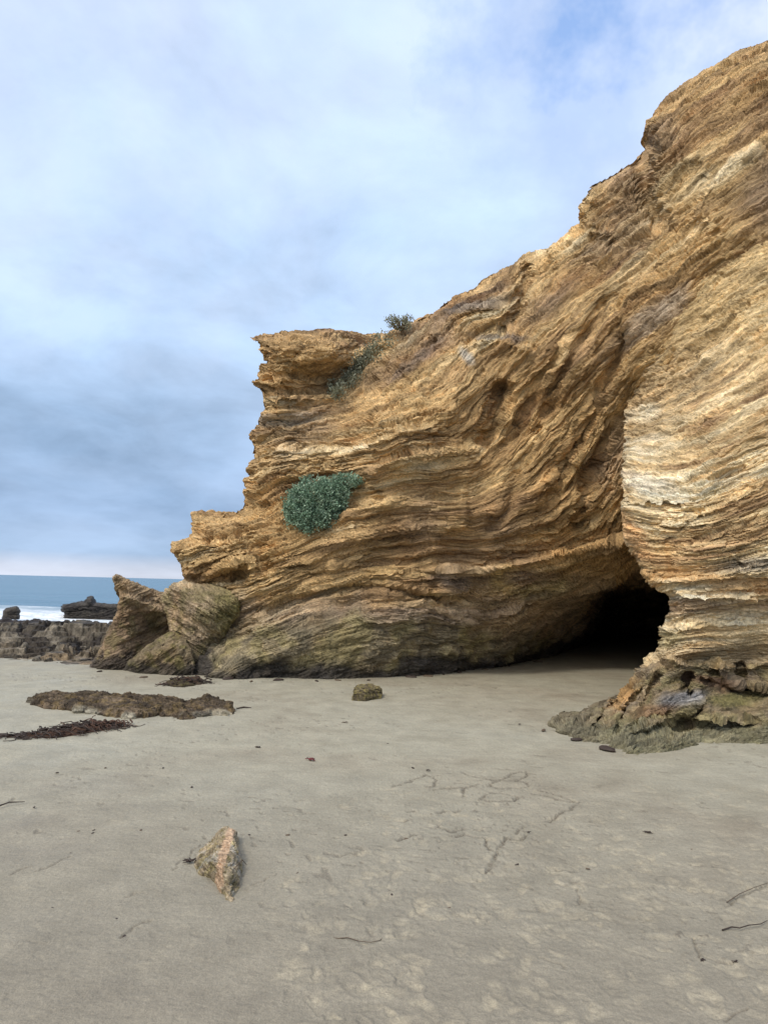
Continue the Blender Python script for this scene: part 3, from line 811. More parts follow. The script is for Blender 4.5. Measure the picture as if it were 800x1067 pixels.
# image-free local coordinates of the marks: all traced marks are put on the sand in metres
dryness = fbm(X*0.9, Yg*1.2, 0*X, 4, 15)
mark = np.zeros(len(X)); dark = np.zeros(len(X)); dry = np.zeros(len(X))
near = (Yg > 1.5) & (Yg < 12) & (np.abs(X) < 6)
xs, ys = X[near], Yg[near]
def trace(line, width, depth, darkk=1.0, crumb=0.6, seed=0, berm=0.4):
    ln = gp(line)
    lo_ = np.min(ln, 0)-0.2; hi_ = np.max(ln, 0)+0.2
    sel = np.nonzero(near & (X > lo_[0]) & (X < hi_[0]) & (Yg > lo_[1]) & (Yg < hi_[1]))[0]
    if not len(sel): return
    x, y = X[sel], Yg[sel]
    wx = x+0.03*(vn(x*25, y*25, 0*x, seed+1)-0.5); wy = y+0.03*(vn(x*25, y*25, 0*x+5, seed+2)-0.5)
    d, _, t = segdist(wx, wy, ln)
    br = sst(0.25, 0.6, vn(x*28, y*28, 0*x, seed+3)*crumb+(1-crumb))
    a = np.exp(-(d/width)**2)*br
    b = np.exp(-((d-width*1.9)/width)**2)*berm
    np.subtract.at(Z, sel, depth*a-depth*b*0.6)
    dark[sel] = np.maximum(dark[sel], a*darkk)  # darkens the marks: turned damp sand plus the shade inside the grooves
SCR = [[(481, 804), (492, 808), (505, 811), (520, 812), (540, 812), (550, 807), (547, 803), (535, 805), (526, 810), (515, 814), (508, 818), (520, 820), (540, 820), (551, 818), (548, 814), (535, 812)],
       [(501, 830), (508, 826), (522, 825), (536, 828), (541, 830), (534, 833), (518, 834), (505, 832), (501, 830)],
       [(553, 826), (570, 829), (588, 834), (604, 836)], [(560, 822), (578, 827), (600, 835)], [(604, 836), (592, 843), (582, 848), (570, 855)],
       [(410, 818), (424, 814), (436, 809), (446, 806), (455, 811), (452, 818), (444, 818)], [(447, 822), (465, 820), (487, 819)], [(482, 820), (484, 828)], [(487, 819), (498, 816)],
       [(475, 871), (484, 868), (494, 872), (505, 873)], [(505, 873), (509, 884), (516, 887)], [(529, 871), (525, 876), (522, 880)], [(527, 873), (540, 873), (549, 869)], [(520, 884), (517, 892), (512, 900), (504, 910)], [(537, 866), (545, 860)],
       [(416, 876), (424, 872), (433, 870)], [(416, 855), (428, 853)], [(424, 845), (432, 843)], [(455, 846), (463, 843)], [(474, 845), (482, 841)], [(454, 858), (470, 866), (484, 862)]]
for i, l in enumerate(SCR):
    trace(l, 0.013, 0.011, 0.85, 0.7, 600+i*7)
for i, l in enumerate([[(752, 945), (766, 936), (784, 928), (800, 919)], [(722, 978), (726, 988), (728, 998)], [(730, 996), (744, 1002), (762, 1003)], [(718, 900), (742, 903), (770, 908)], [(754, 1063), (766, 1055), (775, 1050)],
                       [(350, 895), (360, 891), (372, 888)], [(262, 922), (280, 914), (290, 910)], [(128, 978), (140, 968), (158, 960)], [(10, 912), (22, 906), (34, 903)], [(130, 935), (152, 931)], [(40, 908), (74, 893)],
                       [(600, 925), (606, 935), (600, 944)], [(0, 836), (26, 833)], [(560, 1000), (590, 1010)], [(300, 848), (330, 846)], [(640, 800), (700, 805)], [(180, 905), (210, 880)]]):
    trace(l, 0.007, 0.007, 0.55, 0.7, 900+i*7)
# footprints: shallow worn hollows, the stirred sand in them drier and paler
rs = np.random.RandomState(21)
def prints(n, x0, x1, y0, y1, dens=1.0):
    for i in range(n):
        a = rs.uniform(x0, x1); b = rs.uniform(y0, y1)
        c = ground(np.array(a), np.array(b))[:2]
        L = rs.uniform(0.03, 0.085); Wd = L*rs.uniform(0.35, 0.6); th = rs.uniform(0, math.pi)
        sel = np.nonzero(near & (np.abs(X-c[0]) < 0.32) & (np.abs(Yg-c[1]) < 0.32))[0]
        if not len(sel): continue
        x = X[sel]-c[0]; y = Yg[sel]-c[1]
        u = x*math.cos(th)+y*math.sin(th); v = -x*math.sin(th)+y*math.cos(th)
        u = u+0.07*(fbm(X[sel]*16, Yg[sel]*16, 0*x, 3, 31)-0.5); v = v+0.07*(fbm(X[sel]*16, Yg[sel]*16, 0*x+9, 3, 32)-0.5)
        e = (u/L)**2+(v/Wd)**2
        m = np.exp(-e**1.5)*dens
        Z[sel] -= 0.0042*m-0.0022*np.exp(-((np.sqrt(e)-1.25)/0.3)**2)*dens
        n_ = sst(0.25, 0.7, fbm(X[sel]*18, Yg[sel]*18, 0*x, 3, 41))
        dry[sel] = np.maximum(dry[sel], np.exp(-((np.sqrt(e)-rs.uniform(0, .5))/0.7)**4)*n_*rs.uniform(0.35, 1.0)*dens)
prints(230, 300, 860, 890, 1080); prints(320, 360, 860, 820, 960, 0.9); prints(120, 420, 860, 770, 850, 0.5); prints(60, -40, 360, 850, 1070, 0.3); prints(90, 0, 420, 760, 860, 0.3)
# crumbs and pocks, denser beside the writing and at lower right
fine = vn(X*22, Yg*22, 0*X, 51); 
zone = np.exp(-(((X-gp([(520, 850)])[0][0])/1.1)**2+((Yg-gp([(520, 850)])[0][1])/1.1)**2))+np.exp(-(((X-gp([(740, 970)])[0][0])/0.5)**2+((Yg-gp([(740, 970)])[0][1])/0.5)**2))
crmb = sst(0.80, 0.93, vn(X*34, Yg*34, 0*X, 52))*np.clip(zone, 0, 1)*near
Z = Z+0.006*crmb
dark = np.maximum(dark, crmb*0.55)
pock = sst(0.80, 0.92, vn(X*17+Yg*5, Yg*24+X*4, 0*X, 53))*sst(2.6, 4.5, Yg)*sst(0.5, 0.62, fbm(X*1.3, Yg*1.3, 0*X, 3, 54))*near
Z = Z-0.006*pock; dark = np.maximum(dark, pock*0.5)
# scour hollows beside rocks
def hollow(c, r, dep):
    global Z
    e = ((X-c[0])**2+(Yg-c[1])**2)/r**2
    Z = Z-dep*np.exp(-e)
hollow(fgc+np.array([-0.02, -0.02]), 0.32, 0.022)
id_ = np.arange(nA*nR).reshape(nR, nA)
a0 = id_[:-1, :]; a1 = id_[1:, :]
Qs = np.stack([a0.ravel(), np.roll(a0, -1, 1).ravel(), np.roll(a1, -1, 1).ravel(), a1.ravel()], 1)[:, ::-1]
sandV = np.stack([X, Yg, Z], 1)

def sand_mat():
    m, nt, b = newmat('beach_sand'); N = NB(nt)
    pos = N.n('ShaderNodeNewGeometry').outputs['Position']
    mp = N.n('ShaderNodeMapping'); mp.inputs['Scale'].default_value = (1, 1.0, 0.0); N.l(pos, mp.inputs[0]); p = mp.outputs[0]
    big = N.noise(p, 0.35, 4, 0.55, dist=0.4); mid = N.noise(p, 1.6, 5, 0.6, dist=0.6); sm = N.noise(p, 9, 5, 0.65); gr = N.noise(p, 160, 3, 0.7); gr2 = N.noise(p, 45, 4, 0.7)
    c = N.ramp(big, [(0.36, (0.275, 0.243, 0.182)), (0.5, (0.325, 0.303, 0.232)), (0.68, (0.350, 0.336, 0.268))])
    c = N.mix(N.mrange(mid, 0.38, 0.66, 0.0, 0.55), c, (0.35, 0.328, 0.255))
    c = N.mix(N.mrange(sm, 0.5, 0.72, 0.0, 0.35), c, (0.375, 0.337, 0.255))
    sep = N.n('ShaderNodeSeparateXYZ'); N.l(p, sep.inputs[0])
    # drier, stirred sand toward the cliff; firm damp sand nearer the viewer
    damp = N.math('MULTIPLY', N.mrange(sep.outputs[1], 2.8, 7.0, 1.0, 0.0), N.mrange(big, 0.3, 0.6, 0.75, 1.0))
    c = N.mix(N.math('MULTIPLY', damp, 0.85), c, (0.220, 0.192, 0.146))
    c = N.mix(N.math('MULTIPLY', N.math('MULTIPLY', N.attr('dry'), 0.8), N.mrange(gr2, 0.3, 0.6, 0.6, 1.0)), c, (0.385, 0.335, 0.24))
    c = N.mix(N.math('MULTIPLY', N.attr('turned_shade'), N.mrange(N.noise(p, 75, 2, 0.6), 0.35, 0.55, 0.3, 1.0)), c, (0.085, 0.07, 0.052))  # turned sand and groove shade, both painted into the sand colour
    st = N.n('ShaderNodeMapping'); st.inputs['Scale'].default_value = (6.0, 15.0, 0.0); st.inputs['Rotation'].default_value = (0, 0, 0.25); N.l(pos, st.inputs[0])
    streak = N.noise(st.outputs[0], 1.0, 5, 0.7, dist=0.5)
    g = N.mrange(gr, 0.3, 0.7, 0.80, 1.18); g = N.math('MULTIPLY', g, N.mrange(gr2, 0.3, 0.7, 0.84, 1.14)); g = N.math('MULTIPLY', g, N.mrange(streak, 0.3, 0.7, 0.93, 1.06))
    g = N.math('MULTIPLY', g, N.mrange(N.noise(p, 3.2, 4, 0.6), 0.35, 0.65, 0.90, 1.08))
    c = N.mix(1.0, c, N.comb(g, g, g), 'MULTIPLY')
    N.l(c, b.inputs['Base Color'])
    N.l(N.mrange(mid, 0.35, 0.65, 0.62, 0.9), b.inputs['Roughness'])
    b.inputs['Specular IOR Level'].default_value = 0.3
    h = N.math('ADD', N.math('MULTIPLY', gr, 0.12), N.math('MULTIPLY', gr2, 0.35)); h = N.math('ADD', h, N.math('MULTIPLY', sm, 1.4)); h = N.math('ADD', h, N.math('MULTIPLY', streak, 0.35))
    bm = N.n('ShaderNodeBump'); bm.inputs['Strength'].default_value = 0.8; bm.inputs['Distance'].default_value = 0.018
    N.l(h, bm.inputs['Height']); N.l(bm.outputs[0], b.inputs['Normal'])
    return m
sand = mesh_np('sand', sandV, Qs, sand_mat(), {'dry': dry, 'turned_shade': dark})
tag(sand, 'damp grey tan beach sand with faint footprints and marks drawn in it', 'beach', kind='structure')

# ================================================================== REEF, SEA, OFFSHORE ROCKS
xx = np.linspace(-24, -4.6, 620); yy = np.geomspace(12.35, 30, 420)
X, Yg = [a.ravel() for a in np.meshgrid(xx, yy)]
run = Yg-12.75
h = 0.50*sst(0.0, 6.5, run)*sst(18, 9, run)+0.10*sst(0, 0.8, run)
big = fbm(X*0.55, Yg*0.45, 0*X, 4, 61); med = fbm(X*1.8, Yg*1.4, 0*X, 4, 62)
lay = 0.8*(X*0.5+Yg*0.25)+big*2
sl = X*0.42+Yg*0.30+big*2.2+0.5*med; slab = (sl*1.0) % 1.0; slab = np.where(slab < 0.82, slab/0.82, (1-slab)/0.18)*(0.5+vn(np.floor(sl)*3.1, 0*X, 0*X, 63))
Z = -0.10+0.66*h*(0.35+1.0*big)+0.34*(med-0.5)*sst(-0.2, 2.5, run)+0.34*(slab-0.5)*sst(0, 2, run)+0.12*(fbm(X*6, Yg*5, 0*X, 4, 64)-0.5)
ci, ce = cell(X*0.9+big*2, Yg*0.9, lay*1.2, 81); c2_, ce2 = cell(X*2.6+med, Yg*2.6, lay*3, 82); c3_, ce3 = cell(X*7+med*3, Yg*6, lay*6, 83)
Z = Z+(0.20*(ci-0.5)-0.03*np.exp(-ce/0.08)+0.13*(c2_-0.5)-0.03*np.exp(-ce2/0.08)+0.07*(c3_-0.5))*sst(0.3, 2.5, run+med)
Z = Z-1.2*sst(10, 17, run)-0.25*sst(0.4, -0.4, run+(med-0.5)*1.6)
Z = Z-np.maximum(Z-(1.6-Yg*0.0655+0.30*(med-0.5)), 0)*0.85       # worn down to one tidal level
tw = 0.11; tz = Z/tw+2.0*(big-0.5)+0.35*X*0.3; ft = np.floor(tz); fr = tz-ft
Z = Z+tw*0.75*(sst(0.25, 0.6, fr)-fr)
S = lay*0.25+Z*0.3
q = fbm(X*1.4, Yg*1.1, Z*2, 4, 65); q2 = vn(X*3, Yg*3, S*14, 66)
C = tone(np.clip((q*0.4+c2_*0.35+q2*0.25-0.5)*2.4+0.5, 0, 1), [(0, (0.03, 0.026, 0.024)), (0.4, (0.055, 0.046, 0.038)), (0.7, (0.10, 0.086, 0.066)), (1, (0.21, 0.185, 0.145))])
C = lerpc(C, 0.85*sst(3.6, 0.6, run)*sst(0.4, 0.55, fbm(X*2.5, Yg*2, 0*X, 3, 67)), (0.25, 0.19, 0.12))
C = lerpc(C, 0.75*sst(7.0, 9.0, run), (0.035, 0.030, 0.032))
id_ = np.arange(len(X)).reshape(len(yy), len(xx))
Qr = np.stack([id_[:-1, :-1].ravel(), id_[:-1, 1:].ravel(), id_[1:, 1:].ravel(), id_[1:, :-1].ravel()], 1)
reef = mesh_np('rocky_shore', np.stack([X, Yg, Z], 1), Qr, M_REEF, {'strata': S}, {'tint': C}, False)
tag(reef, 'rugged grey brown tidal rock shelf between the sand and the sea', 'rocky shore', kind='structure')

SEA = -0.75
ang = np.radians(np.r_[np.linspace(-180, -40, 40)[:-1], np.linspace(-40, 10, 520), np.linspace(10, 180, 50)[1:-1]])
rad = np.r_[np.geomspace(10, 120, 420), np.geomspace(123, 9000, 160)]
AA, RR = np.meshgrid(ang, rad); X = (RR*np.sin(AA)).ravel(); Yg = (RR*np.cos(AA)).ravel(); RRr = RR.ravel()
amp = sst(9000, 30, RRr)
Z = SEA+0.10*(fbm(X*0.10+Yg*0.02, Yg*0.35, 0*X, 4, 71)-0.5)*sst(400, 60, RRr)
sur = 46+6*(fbm(X*0.06, 0*X, 0*X, 3, 72)-0.5)*2
wv = np.exp(-((Yg-sur)/1.1)**2)*0.16+np.exp(-((Yg-sur-9)/1.4)**2)*0.10
Z = Z+wv
fo = sst(56, 44, Yg+8*(fbm(X*0.35, Yg*0.5, 0*X, 3, 73)-0.5))*sst(0.30, 0.62, fbm(X*0.7, Yg*1.1, 0*X, 5, 74)+0.30*sst(56, 46, Yg))
fo = np.maximum(fo, sst(0.55, 0.7, fbm(X*0.25, Yg*0.8, 0*X, 4, 75))*np.exp(-((Yg-sur-9)/2.0)**2)*0.8)
id_ = np.arange(len(X)).reshape(RR.shape)
a0 = id_[:-1]; a1 = id_[1:]
Qw = np.stack([a0.ravel(), np.roll(a0, -1, 1).ravel(), np.roll(a1, -1, 1).ravel(), a1.ravel()], 1)[:, ::-1]
m, nt, b = newmat('sea_water'); N = NB(nt)
pos = N.n('ShaderNodeNewGeometry').outputs['Position']
mp = N.n('ShaderNodeMapping'); mp.inputs['Scale'].default_value = (0.35, 1.0, 1.0); N.l(pos, mp.inputs[0])
c = N.mix(N.mrange(N.noise(mp.outputs[0], 0.05, 4, 0.6), 0.35, 0.65), (0.04, 0.125, 0.185), (0.06, 0.155, 0.215))
foam_n = N.math('MULTIPLY', N.attr('foam'), N.mrange(N.noise(pos, 2.0, 4, 0.7), 0.35, 0.6, 0.45, 1.0), clamp=True)
c = N.mix(foam_n, c, (0.80, 0.83, 0.86))
N.l(c, b.inputs['Base Color']); N.l(N.mrange(foam_n, 0, 1, 0.22, 0.9), b.inputs['Roughness'])
b.inputs['IOR'].default_value = 1.33
bm = N.n('ShaderNodeBump'); bm.inputs['Distance'].default_value = 0.6; bm.inputs['Strength'].default_value = 0.7
N.l(N.math('ADD', N.noise(mp.outputs[0], 0.6, 5, 0.6), N.math('MULTIPLY', N.noise(mp.outputs[0], 0.12, 3, 0.5), 2.0)), bm.inputs['Height']); N.l(bm.outputs[0], b.inputs['Normal'])
sea = mesh_np('sea', np.stack([X, Yg, Z], 1), Qw, m, {'foam': fo})
tag(sea, 'calm blue sea with white surf near the rocks, reaching the horizon', 'sea', kind='structure')

def sea_rock(name, poly, Y, thick, label, seed, col=(0.07, 0.06, 0.058)):
    boulder(name, poly, [(a, b, Y) for a, b in poly[::3]]+[(np.mean([p[0] for p in poly]), np.mean([p[1] for p in poly]), Y-0.01)], 0.7, thick, 6, col, label, step=0.35, k=1.4, seed=seed, mat=M_REEF, algae=0.3, wet=-5, width=5, rag=1.0, group=None)
sea_rock('sea_rock', [(64, 632), (68, 629), (80, 628), (90, 627), (92, 623), (96, 623), (99, 627), (108, 628), (125, 629), (140, 631), (140, 650), (70, 650), (66, 640)], 40, 3, 'long low dark rock in the surf with a knob on top, beyond the leaning slab', 1010)
sea_rock('sea_rock', [(3, 636), (7, 633), (13, 632), (18, 631), (21, 635), (22, 641), (22, 646), (3, 646)], 36, 1.5, 'small dark rock standing in white surf at the far left', 1020, (0.10, 0.075, 0.06))

# ================================================================== PLANTS
def leaf_mat(name, c1, c2, c3):
    m, nt, b = newmat(name); N = NB(nt)
    oi = N.attr('leaf_tone')
    N.l(N.ramp(oi, [(0, c1), (0.55, c2), (1, c3)]), b.inputs['Base Color'])
    b.inputs['Roughness'].default_value = 0.7; b.inputs['Specular IOR Level'].default_value = 0.25
    return m
M_SHRUB = leaf_mat('saltbush_leaves', (0.07, 0.115, 0.08), (0.19, 0.30, 0.20), (0.40, 0.50, 0.37))
M_DRY = leaf_mat('grey_scrub_leaves', (0.12, 0.13, 0.09), (0.24, 0.25, 0.17), (0.36, 0.36, 0.27))
M_TWIG, nt, b = newmat('woody_twig'); b.inputs['Base Color'].default_value = (0.22, 0.17, 0.12, 1); b.inputs['Roughness'].default_value = 0.9

def leaves(name, centers, dirs, size, mat, parent, per=10, spread=0.05, seed=0, tones=None):
    r = np.random.RandomState(seed); n = len(centers)*per
    c = np.repeat(centers, per, 0)+r.normal(0, spread, (n, 3))
    d = np.repeat(dirs, per, 0)+r.normal(0, 0.7, (n, 3)); d /= np.linalg.norm(d, axis=1, keepdims=True)
    w = np.cross(d, r.normal(0, 1, (n, 3))); w /= np.linalg.norm(w, axis=1, keepdims=True)
    up = np.cross(d, w)
    L = (size*r.uniform(0.6, 1.3, n))[:, None]; Wd = L*0.34
    V = np.stack([c, c+d*L*0.5+w*Wd+up*Wd*.3, c+d*L, c+d*L*0.5-w*Wd+up*Wd*.3], 1).reshape(-1, 3)
    Q = np.arange(4*n).reshape(n, 4)
    t = np.repeat(np.clip(r.normal(0.45, 0.32, len(centers)), 0, 1), per)*0.75+r.uniform(0, 0.3, n) if tones is None else tones
    return mesh_np(name, V, Q, mat, {'leaf_tone': np.repeat(t, 4)}, None, False, parent)

def tubes(name, paths, mat, parent=None, sides=5):
    Vs, Qs_, n = [], [], 0
    for pts, r0, r1 in paths:
        pts = np.array(pts, float); m_ = len(pts)
        for i in range(m_):
            t = pts[min(i+1, m_-1)]-pts[max(i-1, 0)]; t /= np.linalg.norm(t)+1e-9
            a = np.cross(t, [0.3, 0.2, 0.9]); a /= np.linalg.norm(a)+1e-9; b_ = np.cross(t, a)
            r = r0+(r1-r0)*i/(m_-1)
            for k in range(sides):
                th = 2*math.pi*k/sides
                Vs.append(pts[i]+r*(a*math.cos(th)+b_*math.sin(th)))
        for i in range(m_-1):
            for k in range(sides):
                Qs_.append([n+i*sides+k, n+i*sides+(k+1) % sides, n+(i+1)*sides+(k+1) % sides, n+(i+1)*sides+k])
        n += m_*sides
    return mesh_np(name, np.array(Vs), np.array(Qs_), mat, None, None, True, parent)

def empty(name, loc):
    o = bpy.data.objects.new(name, None); o.location = tuple(float(v) for v in loc); o.empty_display_size = 0.1; COL.objects.link(o); return o

def shrub(label, root_pt, lobes, nclump, size, per, seed, mat, spread=0.045, cat='shrub'):
    """lobes: (centre, radii) ; stems reach from the root into every clump"""
    r = np.random.RandomState(seed); root_pt = np.array(root_pt)
    e = empty('shrub', root_pt)
    cs, ds = [], []
    wsum = sum(l[2] for l in lobes)
    for c, rad, w in lobes:
        k = int(nclump*w/wsum)
        v = r.normal(0, 1, (k, 3)); v /= np.linalg.norm(v, axis=1, keepdims=True)
        rr_ = r.uniform(0.35, 1.0, k)**0.45
        lump = 0.82+0.36*vn(v[:, 0]*2.2+c[0], v[:, 1]*2.2, v[:, 2]*2.2, seed)
        cs.append(np.array(c)+v*(rr_*lump)[:, None]*np.array(rad)); ds.append(v)
    cs = np.concatenate(cs)-root_pt; ds = np.concatenate(ds)
    ds = ds+np.array([0, -0.2, 0.35])
    leaves('foliage', cs, ds, size, mat, e, per, spread, seed)
    pick = r.choice(len(cs), min(60, len(cs)), False)
    paths = []
    for i in pick:
        q_ = cs[i]*1.06; mid = q_*0.5+r.normal(0, 0.05, 3)*np.linalg.norm(q_)
        paths.append(([np.zeros(3), mid, q_], 0.012, 0.003))
    tubes('stem', paths, M_TWIG, e)
    return tag(e, label, cat)

def on_cliff(px, py, off=0.0):
    p = main_front(np.array([float(px)]), np.array([float(py)]), np.array([50.0]))[0]
    d = (CAM-p)/np.linalg.norm(CAM-p)
    return p+d*off
A_ = on_cliff
shrub('dense round blue green bush growing out of the middle of the cliff face', A_(335, 525, -0.05),
      [(A_(329, 526, 0.26), (0.50, 0.36, 0.44), 6), (A_(312, 530, 0.2), (0.27, 0.22, 0.30), 2.2), (A_(347, 518, 0.2), (0.30, 0.22, 0.29), 2), (A_(325, 541, 0.22), (0.26, 0.22, 0.20), 1.2), (A_(361, 501, 0.15), (0.26, 0.12, 0.09), 0.8)], 1100, 0.035, 24, 5, M_SHRUB, 0.03)
shrub('sparse twiggy dark bush on the skyline where the cliff crest dips', at(418., 345., 13.9),
      [(at(416., 338., 13.7), (0.24, 0.2, 0.11), 3), (at(408., 334., 13.7), (0.12, 0.1, 0.11), 1), (at(424., 333., 13.8), (0.10, 0.1, 0.08), 1)], 150, 0.035, 7, 6, M_DRY, 0.03)
# scrub in the gully behind the overhanging head: one growth of many small tufts
gl = []
r = np.random.RandomState(8)
for i in range(230):
    t = r.uniform(0, 1); cx_ = 402-t*55+r.normal(0, 4.5); cy_ = 352+t*56+r.normal(0, 3.5)+(6 if t > .5 else 0)*r.uniform(0, 1)
    if cy_ < 357-(cx_-384)*0.7 and cx_ > 384: cy_ = 360
    gl.append(A_(cx_, cy_, 0.06+0.05*r.uniform()))
gl = np.array(gl)
o = leaves('gully_scrub', gl, np.tile([0, -0.5, 0.8], (len(gl), 1)), 0.045, M_DRY, None, 12, 0.045, 9)
tag(o, 'strip of low grey green scrub in the gully beside the overhanging rock head', 'scrub', kind='stuff')

# ================================================================== SMALL DEBRIS ON THE SAND
def solid(name, c, n):
    m_, nt_, b_ = newmat(name); b_.inputs['Base Color'].default_value = (*c, 1); b_.inputs['Roughness'].default_value = 0.75; return m_
M_KELP = solid('dark_kelp', (0.035, 0.022, 0.016), 0); M_RED = solid('red_seaweed', (0.13, 0.03, 0.03), 0); M_STK = solid('driftwood', (0.10, 0.07, 0.045), 0)
def weed(pt, size, label, mat, seed, name='seaweed_scrap', cat='seaweed', group=None):
    r = np.random.RandomState(seed); c = ground(np.array(float(pt[0])), np.array(float(pt[1])))
    paths = []
    for k in range(7):
        a = r.uniform(0, 2*math.pi); L = size*r.uniform(0.5, 1.0)
        pts = [np.array([L*t*math.cos(a+t*r.uniform(-1, 1)), L*t*math.sin(a+t*r.uniform(-1, 1))*0.8, 0.006+size*0.28*math.sin(math.pi*t*0.9)*r.uniform(0.3, 1)]) for t in np.linspace(0, 1, 6)]
        paths.append((pts, size*0.13, size*0.04))
    o = tubes(name, paths, mat); o.location = (float(c[0]), float(c[1]), -0.004)
    return tag(o, label, cat, group)
weed((323, 792), 0.06, 'dark red scrap of seaweed lying alone on the middle sand', M_RED, 1)
weed((269, 779), 0.045, 'small dark scrap of seaweed, up and left of the red scrap', M_KELP, 2)
weed((551, 868), 0.022, 'tiny black scrap of seaweed below the arrow drawn in the sand', M_KELP, 3)
weed((675, 868), 0.035, 'small black scrap of seaweed at right, on the sand below the buttress foot', M_KELP, 4)
weed((541, 755), 0.03, 'small dark scrap on the sand left of the buttress foot', M_KELP, 5)
weed((445, 803), 0.03, 'tiny dark scrap at the top of the left scrawl in the sand', M_KELP, 6)
weed((673, 701), 0.12, 'dark flat scrap of weed on the sand at the mouth of the cave', M_KELP, 7)
weed((359, 753), 0.04, 'greyish scrap of weed on the sand below the mossy stone', M_STK, 8)
weed((198, 898), 0.05, 'tuft of dark weed caught against the left side of the near stone', M_KELP, 9)
weed((733, 1001), 0.022, 'small dark clump of weed in the lower right corner of the sand', M_KELP, 10)
weed((766, 1003), 0.020, 'tiny black clump of weed at lower right, beneath the thin stick', M_KELP, 12)
def fronds(parent, line, wid, n, h, seed, L=0.3):
    r = np.random.RandomState(seed); ln = np.array(gp(line)); paths = []
    for i in range(n):
        t = r.uniform(0, 1)*(len(ln)-1); k = int(t); c = ln[k]+(ln[min(k+1, len(ln)-1)]-ln[k])*(t-k)
        c = c+r.normal(0, wid, 2); a = r.uniform(-0.5, 0.5)+(math.pi if r.uniform() < .5 else 0); l = L*r.uniform(0.4, 1)
        z0 = h*r.uniform(0.2, 1.0)*math.exp(-((t/(len(ln)-1)-0.6)/0.5)**2); pts = []
        for u in np.linspace(0, 1, 7):
            a += r.normal(0, 0.35)
            pts.append([c[0]+l*u*math.cos(a), c[1]+l*u*math.sin(a)*0.7, max(0.006, z0*(1-u*u)+r.normal(0, 0.008))])
        paths.append((pts, r.uniform(0.004, 0.010), 0.003))
    return tubes('frond', paths, M_KELP if seed % 2 else M_KELPB, parent, 4)
M_KELPB = solid('brown_kelp', (0.075, 0.035, 0.02), 0)
fronds(KP1, [(5, 768), (40, 767), (70, 763), (95, 759), (122, 757)], 0.06, 170, 0.09, 1, 0.32); fronds(KP1, [(60, 765), (95, 760), (122, 757)], 0.07, 90, 0.11, 2, 0.22)
fronds(KP2, [(176, 714), (192, 712), (208, 711)], 0.10, 110, 0.10, 3, 0.30); fronds(KP2, [(180, 713), (192, 712), (205, 711)], 0.09, 50, 0.12, 4, 0.2)
def stick(pts, r0, label, name='twig', mat=None, seed=0, arch=0.01):
    q_ = gp(pts); n = len(q_)
    P3 = [np.array([a, b_, 0.004+arch*math.sin(math.pi*i/(n-1))]) for i, (a, b_) in enumerate(q_)]
    c = P3[0].copy(); P3 = [p-c for p in P3]
    o = tubes(name, [(P3, r0, r0*0.4)], mat or M_STK); o.location = tuple(float(v) for v in c)
    return tag(o, label, 'twig')
stick([(342, 978), (352, 980), (362, 980), (374, 984), (386, 985), (396, 982), (400, 976)], 0.0028, 'thin curved dark twig at bottom centre of the sand')
stick([(752, 970), (762, 968), (770, 970), (780, 967), (792, 965), (799, 960)], 0.004, 'dark crooked stick in the lower right of the sand', mat=M_KELP)
stick([(757, 941), (770, 934), (786, 927), (802, 920)], 0.0028, 'thin straight twig slanting up at the right edge of the sand')
stick([(247, 739), (254, 738), (262, 738)], 0.016, 'short dark stick beside the right tip of the rock ledge', mat=M_KELP)
stick([(0, 840), (10, 838), (26, 836)], 0.006, 'thin dark stick at the left edge of the sand', mat=M_KELP)
stick([(237, 922), (244, 915), (252, 905), (257, 902)], 0.004, 'thin twig leaning against the right side of the near stone', arch=0.05)
stick([(540, 788+113), (536, 902)], 0.004, 'tiny twig below the drawn letters in the sand', mat=M_KELP)
# loose pebbles and shell bits scattered on the sand
ico = None
def pebble_mesh(seed):
    import bmesh
    bm_ = bmesh.new(); bmesh.ops.create_icosphere(bm_, subdivisions=2, radius=1)
    r = random.Random(seed); sx, sy, sz = 1.0, r.uniform(.6, .9), r.uniform(.35, .6)
    for v in bm_.verts:
        k = 1+r.uniform(-.14, .14); v.co.x *= sx*k; v.co.y *= sy*k; v.co.z *= sz*k
    me = bpy.data.meshes.new('pebble'); bm_.to_mesh(me); bm_.free(); me.materials.append(M_KELP if seed % 3 else M_STK); return me
PM = [pebble_mesh(i) for i in range(6)]
spots = [(82, 866), (98, 865), (74, 889), (147, 865), (97, 868), (36, 841), (38, 908), (55, 946), (130, 976), (132, 981), (118, 977), (122, 958), (300, 870), (385, 948), (404, 775), (468, 946), (541, 1026), (408, 932), (423, 874), (430, 800),
         (560, 720), (612, 905), (690, 835), (780, 805), (720, 885), (360, 870), (260, 870), (310, 910), (170, 800), (200, 820), (110, 800), (60, 805)]
for i, (a, b_) in enumerate(spots):
    c = ground(np.array(float(a)), np.array(float(b_)))
    o = bpy.data.objects.new('pebble', PM[i % 6]); COL.objects.link(o)
    o.location = (float(c[0]), float(c[1]), 0.0); s_ = random.uniform(0.006, 0.012)*max(1, c[1]/5); o.scale = (s_*1.4, s_, s_*0.8); o.rotation_euler = (0, 0, random.uniform(0, 6.28))
    tag(o, 'tiny dark pebble or weed fragment lying on the open sand', 'pebble', 'dark specks scattered on the sand')

